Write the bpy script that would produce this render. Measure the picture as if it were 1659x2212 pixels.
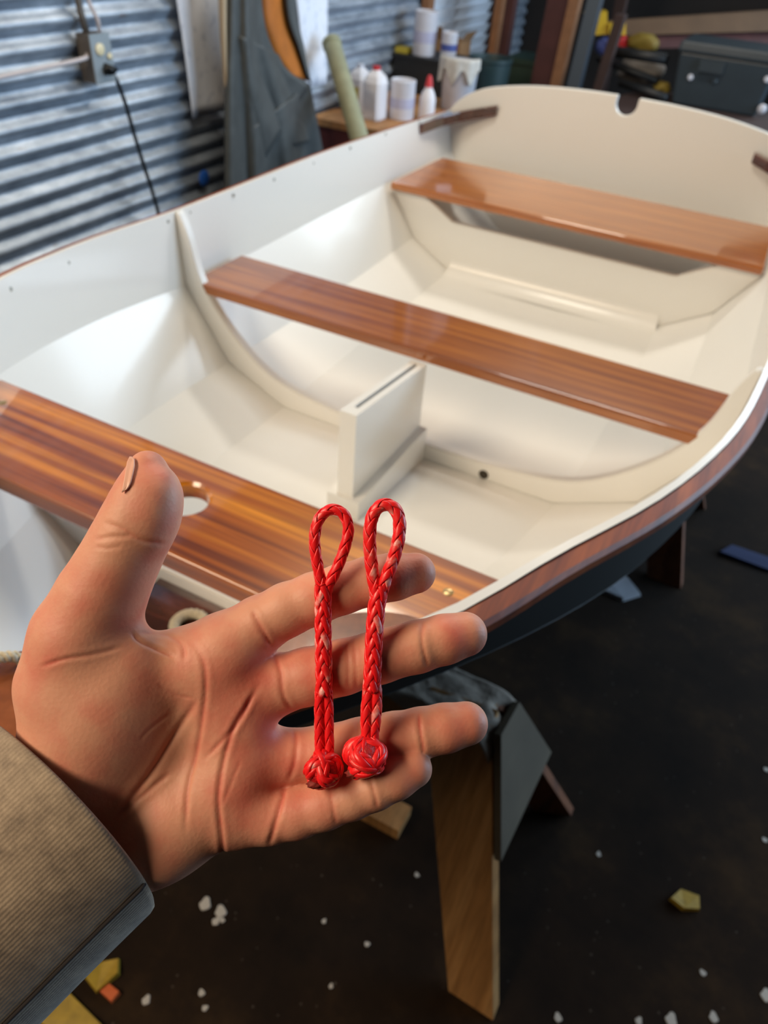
import bpy, bmesh, math, random
import numpy as np
from mathutils import Vector, Matrix, Quaternion, noise as mnoise
random.seed(7); np.random.seed(7)
for o in list(bpy.data.objects): bpy.data.objects.remove(o)
scene = bpy.context.scene
COL = scene.collection

# ------------------------------------------------------------------ camera
ZC = 1.5                                   # eye height above the floor (m)
FPX = 1600.0; CX, CY = 829.5, 1106.0       # focal length / centre in pixels of 1659x2212
CR = np.array([[0.8823371, 0.34513628, -0.31994093],
               [0.46610003, -0.54689241, 0.69545629],
               [0.06505393, -0.76275136, -0.64341149]])
CAM = np.array([0, 0, ZC])
cd = bpy.data.cameras.new('camera'); co = bpy.data.objects.new('camera', cd); COL.objects.link(co)
m = Matrix.Identity(4)
for i in range(3):
    m[i][0] = CR[i, 0]; m[i][1] = -CR[i, 1]; m[i][2] = -CR[i, 2]; m[i][3] = CAM[i]
co.matrix_world = m
cd.sensor_fit = 'VERTICAL'; cd.sensor_height = 36.0; cd.lens = FPX / 2212 * 36
cd.clip_start = 0.02; cd.clip_end = 60
cd.dof.use_dof = True; cd.dof.focus_distance = 0.315; cd.dof.aperture_fstop = 11.5
scene.camera = co

# ------------------------------------------------------------------ world, lights, exposure
w = bpy.data.worlds.new('world'); scene.world = w; w.use_nodes = True
bg = w.node_tree.nodes['Background']; bg.inputs[0].default_value = (0.62, 0.74, 1.0, 1); bg.inputs[1].default_value = 0.35

def area(name, loc, target, sx, sy, power, color):
    l = bpy.data.lights.new(name, 'AREA'); l.shape = 'RECTANGLE'; l.size = sx; l.size_y = sy
    l.energy = power; l.color = color
    o = bpy.data.objects.new(name, l); COL.objects.link(o); o.location = loc
    d = Vector(target) - Vector(loc); o.rotation_euler = d.to_track_quat('-Z', 'Y').to_euler()
    return o
# daylight through the high window at the back right and the open shop door on the right; warm shop lamps under the roof
area('window_daylight', (1.25, 6.1, 2.25), (-0.55, 1.3, 0.6), 1.8, 1.1, 62, (0.74, 0.87, 1.0))
area('door_daylight', (2.9, 3.4, 1.5), (-1.5, 2.3, 1.0), 2.9, 2.1, 165, (0.54, 0.76, 1.0))
area('shop_lamp_light', (-1.45, -0.95, 2.75), (-0.2, 0.4, 1.0), 1.6, 0.8, 74, (1.0, 0.79, 0.56))
area('roof_lamp_light', (-0.88, 1.70, 2.85), (-0.6, 1.7, 0.5), 0.9, 0.45, 22, (1.0, 0.90, 0.74))
area('back_lamp_light', (-0.6, 3.5, 2.85), (-0.6, 2.9, 0.5), 1.0, 0.35, 30, (1.0, 0.93, 0.82))

scene.view_settings.view_transform = 'Standard'
scene.view_settings.look = 'None'
scene.view_settings.gamma = 1.0
scene.view_settings.use_curve_mapping = False
scene.view_settings.exposure = 0.0

# ------------------------------------------------------------------ geometry from the picture's rays (relative to the eye)
def ray(u, v): return CR @ np.array([u - CX, v - CY, FPX])
def cp(u, v, d):                      # world point seen at (u,v) at forward distance d
    return CAM + ray(u, v) * (d / FPX)
def onx(u, v, x): r = ray(u, v); return CAM + r * (x / r[0])
def ony(u, v, y): r = ray(u, v); return CAM + r * (y / r[1])
def onz(u, v, z): r = ray(u, v); return CAM + r * ((z - ZC) / r[2])   # z is world height
RIGHT, DOWN, FWD = CR[:, 0], CR[:, 1], CR[:, 2]

# ------------------------------------------------------------------ materials
def lin(c):
    c = c / 255.0
    return c / 12.92 if c <= 0.04045 else ((c + 0.055) / 1.055) ** 2.4
def S(r, g, b): return (lin(r), lin(g), lin(b), 1)
def newmat(name):
    mt = bpy.data.materials.new(name); mt.use_nodes = True
    return mt, mt.node_tree.nodes, mt.node_tree.links, mt.node_tree.nodes['Principled BSDF']
def plain(name, col, rough=0.5, metal=0.0, coat=0.0, noise=0.0, nscale=8.0, bump=0.0, bscale=60.0, dark=None, spec=None):
    mt, N, L, p = newmat(name)
    p.inputs['Base Color'].default_value = col; p.inputs['Roughness'].default_value = rough
    p.inputs['Metallic'].default_value = metal; p.inputs['Coat Weight'].default_value = coat
    p.inputs['Coat Roughness'].default_value = 0.05
    if spec is not None: p.inputs['Specular IOR Level'].default_value = spec
    tc = N.new('ShaderNodeTexCoord')
    if noise:
        n = N.new('ShaderNodeTexNoise'); n.inputs['Scale'].default_value = nscale; n.inputs['Detail'].default_value = 5
        L.new(tc.outputs['Object'], n.inputs['Vector'])
        r = N.new('ShaderNodeValToRGB'); r.color_ramp.elements[0].position = 0.3; r.color_ramp.elements[1].position = 0.7
        d = dark or tuple(c * (1 - noise) for c in col[:3]) + (1,)
        r.color_ramp.elements[0].color = d; r.color_ramp.elements[1].color = col
        L.new(n.outputs['Fac'], r.inputs['Fac']); L.new(r.outputs['Color'], p.inputs['Base Color'])
    if bump:
        n2 = N.new('ShaderNodeTexNoise'); n2.inputs['Scale'].default_value = bscale; n2.inputs['Detail'].default_value = 4
        L.new(tc.outputs['Object'], n2.inputs['Vector'])
        b = N.new('ShaderNodeBump'); b.inputs['Strength'].default_value = bump; b.inputs['Distance'].default_value = 0.01
        L.new(n2.outputs['Fac'], b.inputs['Height']); L.new(b.outputs['Normal'], p.inputs['Normal'])
    return mt
def wood(name, cols, scale=(1.2, 40, 40), rough=0.3, coat=1.0, pos=(0.3, 0.5, 0.68), distort=0.6, detail=3):
    mt, N, L, p = newmat(name)
    tc = N.new('ShaderNodeTexCoord'); mp = N.new('ShaderNodeMapping'); mp.inputs['Scale'].default_value = scale
    L.new(tc.outputs['Object'], mp.inputs['Vector'])
    n = N.new('ShaderNodeTexNoise'); n.inputs['Scale'].default_value = 1.0; n.inputs['Detail'].default_value = detail
    n.inputs['Distortion'].default_value = distort
    L.new(mp.outputs['Vector'], n.inputs['Vector'])
    r = N.new('ShaderNodeValToRGB'); e = r.color_ramp.elements
    e[0].position = pos[0]; e[0].color = cols[0]; e[1].position = pos[2]; e[1].color = cols[2]
    k = e.new(pos[1]); k.color = cols[1]
    L.new(n.outputs['Fac'], r.inputs['Fac'])
    # fine pores
    mp2 = N.new('ShaderNodeMapping'); mp2.inputs['Scale'].default_value = tuple(s * 6 for s in scale)
    L.new(tc.outputs['Object'], mp2.inputs['Vector'])
    n2 = N.new('ShaderNodeTexNoise'); n2.inputs['Scale'].default_value = 1.0; n2.inputs['Detail'].default_value = 2
    L.new(mp2.outputs['Vector'], n2.inputs['Vector'])
    mr = N.new('ShaderNodeMapRange'); mr.inputs['From Min'].default_value = 0.3; mr.inputs['From Max'].default_value = 0.7
    mr.inputs['To Min'].default_value = 0.78; mr.inputs['To Max'].default_value = 1.12
    L.new(n2.outputs['Fac'], mr.inputs['Value'])
    mx = N.new('ShaderNodeMix'); mx.data_type = 'RGBA'; mx.blend_type = 'MULTIPLY'; mx.inputs['Factor'].default_value = 1
    L.new(r.outputs['Color'], mx.inputs[6]); L.new(mr.outputs['Result'], mx.inputs[7])
    L.new(mx.outputs[2], p.inputs['Base Color'])
    p.inputs['Roughness'].default_value = rough; p.inputs['Coat Weight'].default_value = coat
    p.inputs['Coat Roughness'].default_value = 0.06
    return mt

M = {}
M['white'] = plain('white_gloss_paint', S(232, 231, 226), 0.36, coat=0.38)
M['white'].node_tree.nodes['Principled BSDF'].inputs['Coat Roughness'].default_value = 0.13
M['green'] = plain('dark_green_hull_paint', S(9, 12, 11), 0.6, coat=0.0)
M['wood_near'] = wood('striped_sapele', (S(106, 44, 8), S(158, 82, 14), S(208, 130, 28)), (1.1, 42, 30), pos=(0.36, 0.5, 0.64), distort=0.35)
M['wood_mid'] = wood('varnished_sapele', (S(124, 60, 10), S(154, 84, 16), S(180, 108, 28)), (1.6, 60, 40), pos=(0.3, 0.5, 0.7), distort=0.3)
M['wood_aft'] = wood('varnished_sapele_light', (S(150, 78, 20), S(170, 98, 30), S(190, 116, 42)), (1.6, 50, 40), pos=(0.3, 0.5, 0.7), distort=0.3)
M['rail'] = wood('mahogany_rail', (S(92, 36, 9), S(126, 56, 16), S(154, 78, 26)), (40, 2.0, 40), pos=(0.3, 0.5, 0.7), rough=.55, coat=.0)
M['knee'] = wood('dark_mahogany_knee', (S(52, 24, 18), S(76, 38, 28), S(98, 54, 40)), (8, 30, 30), rough=0.25)
M['breast'] = wood('mahogany_breasthook', (S(88, 42, 22), S(118, 62, 34), S(140, 80, 46)), (14, 14, 14), rough=0.25)
M['pine'] = wood('pine_lumber', (S(132, 92, 48), S(160, 114, 64), S(178, 132, 80)), (26, 6, 1.1), rough=0.7, coat=0.0)
M['ply_grey'] = plain('grey_plywood', S(88, 78, 62), 0.75, noise=0.3, nscale=9)
M['pine_red'] = wood('reddish_lumber', (S(76, 40, 18), S(104, 58, 28), S(120, 70, 36)), (30, 30, 1.4), rough=0.7, coat=0.0)
M['slot'] = plain('dark_slot', S(30, 32, 40), 0.8)
M['brass'] = plain('bronze_screw', S(196, 168, 120), 0.3, metal=0.7)
M['steel_screw'] = plain('dull_screw', S(150, 148, 138), 0.45, metal=0.6)
M['hole'] = plain('limber_hole_dark', S(58, 52, 42), 0.9)
M['rope_cream'] = plain('cream_rope', S(205, 194, 168), 0.85, noise=0.25, nscale=300, bump=0.3, bscale=500)
M['steel_galv'] = None

# ------------------------------------------------------------------ mesh helpers (world coordinates)
def mk(name, verts, faces, mat, parent=None, smooth=False, mats=None, fmat=None):
    me = bpy.data.meshes.new(name)
    me.from_pydata([tuple(map(float, v)) for v in verts], [], [tuple(int(i) for i in f) for f in faces])
    me.update()
    for mm in (mats or [mat]): me.materials.append(mm)
    if fmat is not None: me.polygons.foreach_set('material_index', fmat)
    if smooth: me.polygons.foreach_set('use_smooth', [True] * len(me.polygons))
    o = bpy.data.objects.new(name, me); COL.objects.link(o)
    if parent: par(o, parent)
    return o
def par(o, p):
    o.parent = p
    # parts keep world coordinates: only a top-level thing carries a location
    o.matrix_parent_inverse = Matrix.Identity(4) if p.parent else Matrix.Translation(-p.location)
def from_bm(name, bm, mat, parent=None, smooth=False, bevel=0.0, seg=2):
    if bevel:
        bmesh.ops.bevel(bm, geom=[e for e in bm.edges if len(e.link_faces) == 2 and e.calc_face_angle(0) > 0.6], offset=bevel, segments=seg, affect='EDGES', profile=0.6)
    bmesh.ops.recalc_face_normals(bm, faces=bm.faces)
    me = bpy.data.meshes.new(name); bm.to_mesh(me); bm.free()
    me.materials.append(mat)
    if smooth:
        me.polygons.foreach_set('use_smooth', [True] * len(me.polygons))
    o = bpy.data.objects.new(name, me); COL.objects.link(o)
    if parent: par(o, parent)
    return o
def thing(name, label, cat, loc, group=None):
    o = bpy.data.objects.new(name, None); COL.objects.link(o); o.location = tuple(float(c) for c in loc); o.empty_display_size = 0.05
    return tag(o, label, cat, group)
def tag(o, label, cat, group=None):
    o['label'] = label; o['category'] = cat
    if group: o['group'] = group
    return o
def struct(o, label=None):
    o['kind'] = 'structure'
    if label: o['label'] = label
    return o
def box_bm(a, b, bm=None, mtx=None):
    bm = bm or bmesh.new()
    a = np.minimum(a, b) if False else a
    vs = []
    for z in (a[2], b[2]):
        for x, y in ((a[0], a[1]), (b[0], a[1]), (b[0], b[1]), (a[0], b[1])):
            p = Vector((x, y, z))
            if mtx is not None: p = mtx @ p
            vs.append(bm.verts.new(p))
    for f in ((3, 2, 1, 0), (4, 5, 6, 7), (0, 1, 5, 4), (1, 2, 6, 5), (2, 3, 7, 6), (3, 0, 4, 7)):
        bm.faces.new([vs[i] for i in f])
    return bm
def box(name, a, b, mat, parent=None, bevel=0.0, mtx=None):
    return from_bm(name, box_bm(a, b, None, mtx), mat, parent, bevel=bevel)
def prism_bm(bot, top):
    """two matching loops of 3-D points -> closed solid"""
    bm = bmesh.new(); n = len(bot)
    A = [bm.verts.new(tuple(map(float, p))) for p in bot]; B = [bm.verts.new(tuple(map(float, p))) for p in top]
    bm.faces.new(A[::-1]); bm.faces.new(B)
    for i in range(n):
        j = (i + 1) % n; bm.faces.new((A[i], A[j], B[j], B[i]))
    bmesh.ops.recalc_face_normals(bm, faces=bm.faces)
    return bm
def frames(P, up=None):
    P = np.asarray(P, float); T = np.gradient(P, axis=0); T /= np.linalg.norm(T, axis=1)[:, None]
    n = np.array(up if up is not None else (0.3, 0.2, 1.0), float); n -= T[0] * (n @ T[0])
    if np.linalg.norm(n) < 1e-4: n = np.cross(T[0], (1, 0, 0))
    n /= np.linalg.norm(n); Ns = [n]
    for i in range(1, len(P)):
        v = Ns[-1] - T[i] * (Ns[-1] @ T[i]); Ns.append(v / np.linalg.norm(v))
    Ns = np.array(Ns); return T, Ns, np.cross(T, Ns)
def tube_geo(P, r, n=10, cap=True, squash=None):
    P = np.asarray(P, float); T, A, B = frames(P); r = np.broadcast_to(r, (len(P),))
    th = np.linspace(0, 2 * math.pi, n, endpoint=False)
    V = (P[:, None] + r[:, None, None] * (np.cos(th)[None, :, None] * A[:, None] + np.sin(th)[None, :, None] * B[:, None])).reshape(-1, 3)
    F = []
    for i in range(len(P) - 1):
        for j in range(n):
            k = (j + 1) % n; F.append((i * n + j, i * n + k, (i + 1) * n + k, (i + 1) * n + j))
    if cap: F.append(tuple(range(n))[::-1]); F.append(tuple((len(P) - 1) * n + j for j in range(n)))
    return V, F
def tube(name, P, r, mat, parent=None, n=10):
    V, F = tube_geo(P, r, n); return mk(name, V, F, mat, parent, smooth=True)
def spline(P, n):
    """Catmull-Rom resampled to n points of even arc length"""
    P = np.asarray(P, float); Q = np.vstack([2 * P[0] - P[1], P, 2 * P[-1] - P[-2]]); out = []
    for i in range(1, len(Q) - 2):
        for t in np.linspace(0, 1, 24, endpoint=False):
            a, b, c, d = Q[i - 1], Q[i], Q[i + 1], Q[i + 2]
            out.append(0.5 * (2 * b + (c - a) * t + (2 * a - 5 * b + 4 * c - d) * t * t + (3 * b - a - 3 * c + d) * t ** 3))
    out.append(Q[-2]); out = np.array(out)
    s = np.r_[0, np.cumsum(np.linalg.norm(np.diff(out, axis=0), axis=1))]
    q = np.linspace(0, s[-1], n)
    return np.stack([np.interp(q, s, out[:, k]) for k in range(out.shape[1])], 1)
def lathe(name, prof, loc, mat, parent=None, n=24, axis=(0, 0, 1), smooth=True):
    prof = [(max(r, 1e-4), h) for r, h in prof]; V = []; F = []
    q = Vector((0, 0, 1)).rotation_difference(Vector(axis))
    for r, h in prof:
        for j in range(n):
            a = 2 * math.pi * j / n; V.append(q @ Vector((r * math.cos(a), r * math.sin(a), h)) + Vector(tuple(map(float, loc))))
    for i in range(len(prof) - 1):
        for j in range(n):
            k = (j + 1) % n; F.append((i * n + j, i * n + k, (i + 1) * n + k, (i + 1) * n + j))
    F.append(tuple(range(n))[::-1]); F.append(tuple((len(prof) - 1) * n + j for j in range(n)))
    o = mk(name, V, F, mat, parent)
    if smooth:
        for p in o.data.polygons: p.use_smooth = len(p.vertices) == 4
        try: o.data.set_sharp_from_angle(angle=0.7)
        except Exception: pass
    return o
def Zr(z): return z + ZC      # height relative to the eye -> world height

# ================================================================== THE ROOM
def floor_mat():
    mt, N, L, p = newmat('stained_concrete')
    tc = N.new('ShaderNodeTexCoord')
    n = N.new('ShaderNodeTexNoise'); n.inputs['Scale'].default_value = 3.2; n.inputs['Detail'].default_value = 8; n.inputs['Roughness'].default_value = 0.65
    L.new(tc.outputs['Object'], n.inputs['Vector'])
    r = N.new('ShaderNodeValToRGB'); e = r.color_ramp.elements
    e[0].position = 0.32; e[0].color = S(17, 10, 5); e[1].position = 0.72; e[1].color = S(60, 43, 24); k = e.new(0.52); k.color = S(33, 22, 12)
    L.new(n.outputs['Fac'], r.inputs['Fac'])
    v = N.new('ShaderNodeTexVoronoi'); v.inputs['Scale'].default_value = 34; L.new(tc.outputs['Object'], v.inputs['Vector'])
    n3 = N.new('ShaderNodeTexNoise'); n3.inputs['Scale'].default_value = 6; L.new(tc.outputs['Object'], n3.inputs['Vector'])
    ma = N.new('ShaderNodeMath'); ma.operation = 'MULTIPLY'; ma.inputs[1].default_value = 0.14; L.new(n3.outputs['Fac'], ma.inputs[0])
    lt = N.new('ShaderNodeMath'); lt.operation = 'LESS_THAN'; L.new(v.outputs['Distance'], lt.inputs[0]); L.new(ma.outputs[0], lt.inputs[1])
    sp = N.new('ShaderNodeMath'); sp.operation = 'MULTIPLY'; sp.inputs[1].default_value = 0.16; L.new(lt.outputs[0], sp.inputs[0])
    mx = N.new('ShaderNodeMix'); mx.data_type = 'RGBA'; L.new(sp.outputs[0], mx.inputs['Factor'])
    L.new(r.outputs['Color'], mx.inputs[6]); mx.inputs[7].default_value = S(140, 130, 116)
    L.new(mx.outputs[2], p.inputs['Base Color'])
    p.inputs['Roughness'].default_value = 0.9; p.inputs['Specular IOR Level'].default_value = 0.15
    b = N.new('ShaderNodeBump'); b.inputs['Strength'].default_value = 0.3; b.inputs['Distance'].default_value = 0.01
    L.new(n.outputs['Fac'], b.inputs['Height']); L.new(b.outputs['Normal'], p.inputs['Normal'])
    return mt
M['floor'] = floor_mat()
XL, XR, YF, YB, HC = -2.1, 3.0, -2.6, 6.3, 2.95
floor = struct(box('floor', (XL - .3, YF - .3, -0.1), (XR + .3, YB + .3, 0.0), M['floor']))

# galvanised corrugated iron
def galv():
    mt, N, L, p = newmat('galvanised_iron')
    tc = N.new('ShaderNodeTexCoord'); mp = N.new('ShaderNodeMapping'); mp.inputs['Scale'].default_value = (1, 2.2, 7); L.new(tc.outputs['Object'], mp.inputs['Vector'])
    n = N.new('ShaderNodeTexNoise'); n.inputs['Scale'].default_value = 2.6; n.inputs['Detail'].default_value = 7; n.inputs['Roughness'].default_value = 0.7
    L.new(mp.outputs['Vector'], n.inputs['Vector'])
    r = N.new('ShaderNodeValToRGB'); e = r.color_ramp.elements
    e[0].position = 0.25; e[0].color = S(112, 123, 138); e[1].position = 0.75; e[1].color = S(202, 212, 224)
    k = e.new(0.5); k.color = S(158, 169, 182)
    L.new(n.outputs['Fac'], r.inputs['Fac'])
    n2 = N.new('ShaderNodeTexNoise'); n2.inputs['Scale'].default_value = 5.3; n2.inputs['Detail'].default_value = 6; L.new(mp.outputs['Vector'], n2.inputs['Vector'])
    mr = N.new('ShaderNodeMapRange'); mr.inputs['From Min'].default_value = 0.66; mr.inputs['From Max'].default_value = 0.78; mr.inputs['To Max'].default_value = 0.7
    L.new(n2.outputs['Fac'], mr.inputs['Value'])
    mx = N.new('ShaderNodeMix'); mx.data_type = 'RGBA'; L.new(mr.outputs['Result'], mx.inputs['Factor']); L.new(r.outputs['Color'], mx.inputs[6]); mx.inputs[7].default_value = S(120, 88, 64)
    L.new(mx.outputs[2], p.inputs['Base Color'])
    p.inputs['Metallic'].default_value = 0.38; p.inputs['Roughness'].default_value = 0.42
    return mt
M['galv'] = galv()
M['dark_wall'] = plain('dark_boards', S(40, 34, 30), 0.8, noise=0.4, nscale=5)
M['roof'] = plain('roof_underside', S(44, 37, 30), 0.85, noise=0.3, nscale=3)
def corr_sheet(name, y0, y1, parent, xoff=0.0, per=0.0655, amp=0.0105):
    nz = int(HC / per * 10); V = []; F = []
    for i in range(nz + 1):
        z = HC * i / nz; x = XL + amp * math.sin(2 * math.pi * z / per) + xoff
        for y in (y0, y1): V.append((x, y, z)); V.append((x - 0.002, y, z))
    for i in range(nz):
        a = i * 4; b = a + 4
        F += [(a, a + 2, b + 2, b), (a + 1, b + 1, b + 3, a + 3), (a, b, b + 1, a + 1), (a + 2, a + 3, b + 3, b + 2)]
    o = mk(name, V, F, M['galv'], parent, smooth=True)
    o.data.set_sharp_from_angle(angle=1.0); return o
wall_left = bpy.data.objects.new('wall_left', None); COL.objects.link(wall_left); struct(wall_left); wall_left.location = (XL, 1.5, 0)
for i, (a, b) in enumerate(((YF, -0.4), (-0.42, 1.95), (1.9, 3.35), (3.32, YB))):
    corr_sheet('corrugated_sheet', a, b, wall_left, xoff=0.0025 * (i % 2))
ceiling = struct(box('ceiling', (XL - .1, YF - .1, HC), (XR + .1, YB + .1, HC + .08), M['roof']))
wall_back = bpy.data.objects.new('wall_back', None); COL.objects.link(wall_back); struct(wall_back); wall_back.location = (.4, YB, 0)
box('wall_section', (XL - .1, YB, 0), (.3, YB + .1, HC), M['dark_wall'], wall_back)
box('wall_section', (.3, YB, 0), (2.2, YB + .1, 1.65), M['dark_wall'], wall_back)
box('wall_section', (2.2, YB, 0), (XR + .1, YB + .1, HC), M['dark_wall'], wall_back)
wall_front = struct(box('wall_front', (XL - .1, YF - .1, 0), (XR + .1, YF, HC), M['dark_wall']))
# right wall with the open shop door
wall_right = bpy.data.objects.new('wall_right', None); COL.objects.link(wall_right); struct(wall_right); wall_right.location = (XR, 1.5, 0)
box('wall_section', (XR, YF, 0), (XR + .1, 2.2, HC), M['dark_wall'], wall_right)
box('wall_section', (XR, 4.9, 0), (XR + .1, YB, HC), M['dark_wall'], wall_right)
box('door_header', (XR, 2.2, 2.62), (XR + .1, 4.9, HC), M['dark_wall'], wall_right)

# paint drips and litter on the floor
M['paint_white'] = plain('white_paint_drip', S(178, 172, 162), 0.6)
M['scrap_yellow'] = plain('yellow_scrap', S(176, 144, 36), 0.6, noise=0.35, nscale=60)
M['scrap_orange'] = plain('orange_scrap', S(196, 92, 40), 0.7)
def splat(u, v, r, mat=None, name='paint_spot', parent=floor, h=0.0015):
    c = onz(u, v, 0.0); n = 14; ph = random.random() * 6
    V = [(c[0] + r * 0.9 * (1 + .22 * math.sin(3 * a + ph)) * math.cos(a), c[1] + r * (1 + .2 * math.cos(2 * a + ph)) * math.sin(a), h) for a in np.linspace(0, 2 * math.pi, n, endpoint=False)]
    V2 = [(x + (x - c[0]) * .08, y + (y - c[1]) * .08, 0.0) for x, y, _ in V]
    F = [tuple(range(n))] + [(i + n, (i + 1) % n + n, (i + 1) % n, i) for i in range(n)]
    return mk(name, V + V2, F, mat or M['paint_white'], parent)
for u, v, r in ((443, 1952, .011), (476, 1969, .011), (467, 1990, .007), (480, 1988, .005), (1450, 2202, .010), (1541, 2197, .008), (1518, 2102, .006), (1655, 2150, .010), (1652, 1815, .006),
                (1293, 1845, .005), (1655, 1663, .006), (435, 2145, .006), (316, 2160, .007), (443, 2178, .005), (900, 1890, .005), (1205, 2198, .007), (1380, 2205, .006), (793, 2040, .005), (700, 1990, .004), (715, 2130, .004)):
    splat(u, v, r)
def scrap(u, v, pts, mat, label, name='paper_scrap', d=0.0):
    c = onz(u, v, 0.0)
    n = len(pts); bot = [(c[0] + x, c[1] + y, 0.0) for x, y in pts]; top = [(c[0] + x * .94, c[1] + y * .94, 0.006 + 0.010 * random.random()) for x, y in pts]
    o = from_bm(name, prism_bm(bot, top), mat); return tag(o, label, 'scrap')
scrap(222, 2100, [(-.03, -.02), (.015, -.03), (.03, .01), (.012, .03), (-.01, .012)], M['scrap_yellow'], 'yellow paper scrap on the floor below the sweatshirt cuff')
scrap(238, 2146, [(-.016, -.007), (.014, -.01), (.017, .008), (-.01, .01)], M['scrap_orange'], 'small orange chip on the floor beside a yellow scrap', 'orange_chip')
scrap(1478, 1946, [(-.028, -.014), (.0, -.022), (.03, -.006), (.024, .02), (-.012, .018)], M['scrap_yellow'], 'yellow crumpled scrap alone on the dark floor at the right')
scrap(150, 2203, [(-.06, -.03), (.05, -.02), (.06, .02), (-.03, .03)], M['scrap_yellow'], 'yellow scrap at the bottom edge under the sleeve')
M['scrap_blue'] = plain('blue_plastic', S(34, 44, 78), 0.9)
M['sheen_grey'] = plain('pale_floor_sheen', S(140, 144, 152), 0.7)
scrap(1318, 1262, [(-.07, -.04), (.05, -.05), (.09, .0), (.04, .05), (-.04, .03)], M['sheen_grey'], 'pale patch standing in for a light sheen on the dark floor under the boat rail', 'floor_sheen')  # bluish light sheen on the floor, put in as a pale flat shape
scrap(1610, 1205, [(-.08, -.03), (.08, -.03), (.1, .03), (-.05, .03)], M['scrap_blue'], 'blue plastic scrap on the dark floor right of the boat', 'plastic_scrap')

# ================================================================== THE DINGHY
XK = -0.518
def herm(xs, ys, q):
    xs = np.array(xs, float); ys = np.array(ys, float); d = np.gradient(ys, xs)
    i = np.clip(np.searchsorted(xs, q) - 1, 0, len(xs) - 2); h = xs[i + 1] - xs[i]; t = (q - xs[i]) / h
    return (2 * t ** 3 - 3 * t ** 2 + 1) * ys[i] + (t ** 3 - 2 * t ** 2 + t) * h * d[i] + (-2 * t ** 3 + 3 * t ** 2) * ys[i + 1] + (t ** 3 - t ** 2) * h * d[i + 1]
CURVES = {   # (y, half breadth, height relative to the eye)
 'sheer': [(-.06, .012, -.44), (.0, .072, -.444), (.1, .160, -.45), (.2, .240, -.457), (.30, .310, -.465), (.41, .378, -.475), (.577, .445, -.492), (.728, .5075, -.507), (.945, .566, -.53), (1.246, .598, -.555), (1.8, .600, -.558), (2.2, .595, -.565), (2.70, .598, -.583)],
 'c1': [(-.02, .012, -.52), (.1, .115, -.545), (.25, .235, -.575), (.41, .345, -.595), (.66, .474, -.63), (.92, .55, -.67), (1.246, .590, -.715), (1.8, .586, -.715), (2.2, .574, -.708), (2.67, .560, -.703)],
 'c2': [(.03, .012, -.60), (.15, .085, -.65), (.41, .235, -.715), (.62, .335, -.765), (.85, .42, -.82), (1.246, .485, -.878), (1.8, .485, -.88), (2.2, .475, -.862), (2.645, .445, -.838)],
 'c3': [(.08, .012, -.66), (.2, .055, -.72), (.41, .145, -.79), (.72, .245, -.865), (.94, .295, -.905), (1.246, .333, -.948), (1.8, .345, -.955), (2.2, .340, -.942), (2.63, .325, -.922)],
 'keel': [(.10, .0, -.68), (.25, .0, -.765), (.41, .0, -.83), (.72, .0, -.885), (.94, .0, -.912), (1.246, .0, -.952), (1.8, .0, -.965), (2.2, .0, -.947), (2.63, .0, -.925)]}
def curve(name, y):
    c = CURVES[name]; ys = [p[0] for p in c]
    y = np.clip(y, ys[0], ys[-1])
    return herm(ys, [p[1] for p in c], y), herm(ys, [p[2] for p in c], y)
def section(y):       # half section, sheer to keel, at station y
    return [(float(curve(k, y)[0]), float(curve(k, y)[1])) for k in ('sheer', 'c1', 'c2', 'c3', 'keel')]
boat = thing('dinghy', 'white painted wooden dinghy with varnished thwarts resting on a sawhorse', 'boat', (XK, 1.2, 0.40))
NS = 56; NJ = 3; TH = 0.009
def line3(k, n=NS):
    c = CURVES[k]; y = np.linspace(c[0][0], c[-1][0], n); o, z = curve(k, y)
    return np.stack([o, y, z + ZC], 1)
names = ['sheer', 'c1', 'c2', 'c3', 'keel']
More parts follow.
